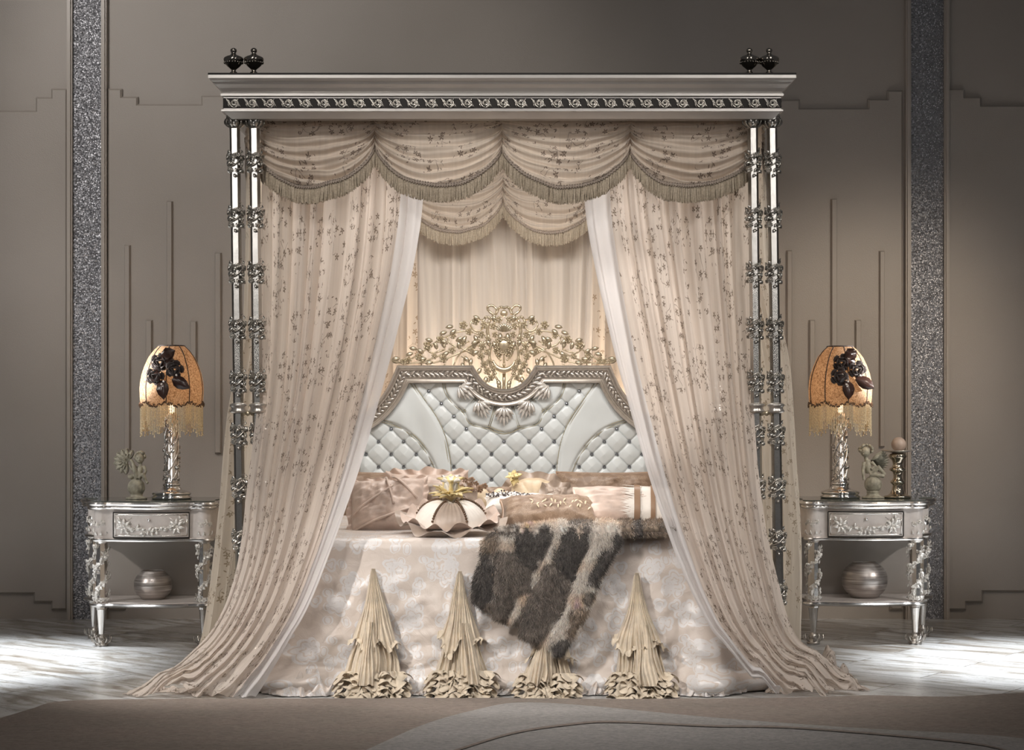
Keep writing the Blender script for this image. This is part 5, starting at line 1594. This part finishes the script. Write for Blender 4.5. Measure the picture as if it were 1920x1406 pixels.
cherub('cherub_figurine', 'stone cherub seated on a ball with dark feathered wing beside the right lamp', 1637, -.90, 1)
# ------------------------------------------------------------------ candle holder
def candle():
    Y = -.88; s = sc(Y); x = (1683-CX)/s
    k = lambda v: v/s
    pr = [(k(24), 0), (k(26), .004), (k(25), .010), (k(18), .014), (k(14.5), .022), (k(11), .04), (k(9.6), .062), (k(10.5), .068), (k(13.8), .074), (k(13.5), .082), (k(10), .088), (k(8.3), .098), (k(8.3), .115), (k(10), .128), (k(15), .134), (k(15.8), .140), (k(14), .147), (k(10), .152), (k(9), .165), (k(10.5), .182), (k(15.5), .195), (k(17.2), .205), (k(16), .214), (k(11), .219), (k(9), .222)]
    root = thing('candle_holder', 'turned champagne silver candle holder at the outer end of the right nightstand', 'candle holder', (x, Y, ZT2))
    m = MB(); m.lathe(pr, 36); m.build('stem', simple('nickel_bronze', (.60, .53, .43), .12, 1), root)
    m = MB(); m.lathe([(k(8), .220), (k(16), .223), (k(24), .229), (k(30), .232), (k(30), .2345), (k(23), .233), (k(12), .228), (0, .227)], 36); m.build('dish', 'champs', root)
    m = MB(); m.ell((0, 0, 0), k(13.8), 28, 20)
    o = m.build('ball_candle', 'cwax', loc=(x+k(2), Y, ZT2+.227+k(13.6))); tag(o, 'round blush ball candle resting in the dish of the candle holder', 'candle')
candle()

# ================================================================== LIGHT + CAMERA
def look(o, tgt):
    d = Vector(tgt)-o.location; o.rotation_euler = d.to_track_quat('-Z', 'Y').to_euler()
def light(kind, loc, tgt, power, col=(1, 1, 1), name='lamp', **kw):
    l = bpy.data.lights.new(name, kind); l.energy = power; l.color = col
    for k_, v in kw.items(): setattr(l, k_, v)
    o = bpy.data.objects.new(name, l); COL.objects.link(o); o.location = loc; look(o, tgt); return o
wd_ = bpy.data.worlds.new('World'); scn.world = wd_; wd_.use_nodes = True
bg = wd_.node_tree.nodes['Background']; bg.inputs[0].default_value = (.62, .60, .60, 1); bg.inputs[1].default_value = .115
WARM = (1, .86, .70); NEU = (1, .95, .90); COOL = (.92, .96, 1)
r = math.radians
light('SPOT', (-2.75, -1.75, 4.6), (-2.5, -1.72, 0), 3600, COOL, 'overhead_spot', spot_size=r(26), spot_blend=1, shadow_soft_size=.1)
light('SPOT', (2.9, -1.75, 4.6), (2.4, -1.70, 0), 3600, COOL, 'overhead_spot', spot_size=r(25), spot_blend=1, shadow_soft_size=.1)
light('SPOT', (-2.7, -5.6, 2.7), (-.02, -2.6, .42), 470, NEU, 'side_spot', spot_size=r(21), spot_blend=.6, shadow_soft_size=.05)
light('SPOT', (-3.7, -4.4, 3.4), (-1.32, -2.6, .30), 720, NEU, 'side_spot', spot_size=r(18), spot_blend=.9, shadow_soft_size=.15)  # added fill that brightens the lower left curtain
light('SPOT', (3.7, -4.6, 3.4), (1.0, -2.6, .35), 260, NEU, 'side_spot', spot_size=r(24), spot_blend=.9, shadow_soft_size=.15)  # matching fill added for the lower right curtain
light('SPOT', (-3.8, -3.4, 2.3), (-1.85, -1.0, .65), 190, NEU, 'side_spot', spot_size=r(24), spot_blend=.9, shadow_soft_size=.08)
light('SPOT', (3.8, -3.4, 2.3), (1.85, -.95, .65), 190, NEU, 'side_spot', spot_size=r(24), spot_blend=.9, shadow_soft_size=.08)
light('SPOT', (-3.9, -1.9, 1.7), (-1.72, -.98, 1.30), 1700, NEU, 'lamp_spot', spot_size=r(8), spot_blend=.4, shadow_soft_size=.03)
light('SPOT', (3.9, -1.9, 1.7), (1.68, -.88, 1.30), 1700, NEU, 'lamp_spot', spot_size=r(8), spot_blend=.4, shadow_soft_size=.03)
light('SPOT', (-1.3, -6.3, 4.8), (-.1, -2.5, 1.05), 380, NEU, 'bed_fill', spot_size=r(40), spot_blend=.5, shadow_soft_size=.5)  # unseen fill added for the bed, cone kept off the upper wall
light('SPOT', (1.9, -6.3, 4.8), (.25, -2.5, 1.15), 210, NEU, 'bed_fill', spot_size=r(40), spot_blend=.5, shadow_soft_size=.5)  # second added fill, from the right, for bed and cornice
light('SPOT', (-3.2, -2.4, 2.6), (-2.5, 0, 1.0), 34, NEU, 'wall_wash', spot_size=r(60), spot_blend=1, shadow_soft_size=.3)  # added fill to lift the lower left wall
light('SPOT', (0, -6.4, 4.8), (-.2, -4.3, 0), 110, NEU, 'overhead_spot', spot_size=r(78), spot_blend=1, shadow_soft_size=.3)  # unseen fill added to brighten the rug in the foreground
light('AREA', (-2.3, -8.4, 3.0), (-.3, -2.4, 1.9), 3.4, NEU, 'post_strip_fill', shape='RECTANGLE', size=.5, size_y=1.6, spread=r(48))  # strip lamp added to give the metal posts upright highlights
light('AREA', (2.3, -8.4, 3.0), (.3, -2.4, 1.9), 3.0, NEU, 'post_strip_fill', shape='RECTANGLE', size=.5, size_y=1.6, spread=r(48))  # right-hand twin, added for the same post highlights
light('AREA', (-.04, -1.6, 2.44), (-.04, -1.1, 0), 36, NEU, 'canopy_fill', shape='RECTANGLE', size=1.5, size_y=.5)  # added lamp hidden behind the valance to light the bed interior
light('AREA', (-.04, -.315, 1.02), (-.04, -.20, 2.2), 12, WARM, 'headboard_light', shape='RECTANGLE', size=1.2, size_y=.05)
light('SPOT', (1.2, -4.4, 4.3), (.35, -1.95, .7), 450, NEU, 'overhead_spot', spot_size=r(13), spot_blend=.5, shadow_soft_size=.05)
light('SPOT', (-3.2, -3.6, 4.6), (-1.4, 0, 2.6), 270, NEU, 'wall_wash', spot_size=r(45), spot_blend=.35, shadow_soft_size=.4)
light('SPOT', (2.6, -2.2, 2.6), (1.75, 0, 1.15), 120, WARM, 'wall_wash', spot_size=r(55), spot_blend=1, shadow_soft_size=.3)
for L_ in (LL, LR):
    light('POINT', (L_[0], L_[1], L_[2]+.55), (0, 0, 0), .6, (1, .70, .42), 'bulb_light', shadow_soft_size=.03)
for o in list(COL.objects):
    if o.parent is None and 'category' in o:
        g_ = {'nightstand': 'silver nightstands', 'lamp': 'beaded table lamps', 'figurine': 'stone cherubs', 'vase': 'globe vases', 'curtain': 'bed canopy curtains', 'pillow': 'pillows on the bed', 'valance': 'canopy swag valances'}.get(o['category'])
        if g_: o['group'] = g_
cam = bpy.data.cameras.new('Camera'); co = bpy.data.objects.new('Camera', cam); COL.objects.link(co)
co.location = (0, -CD, HC); co.rotation_euler = (PI/2, 0, 0)
cam.sensor_width = 36; cam.sensor_fit = 'HORIZONTAL'; cam.lens = F/1920*36; cam.shift_y = (HY-703)/1920
scn.camera = co
scn.view_settings.view_transform = 'Standard'; scn.view_settings.look = 'None'; scn.view_settings.gamma = 1; scn.view_settings.exposure = 0
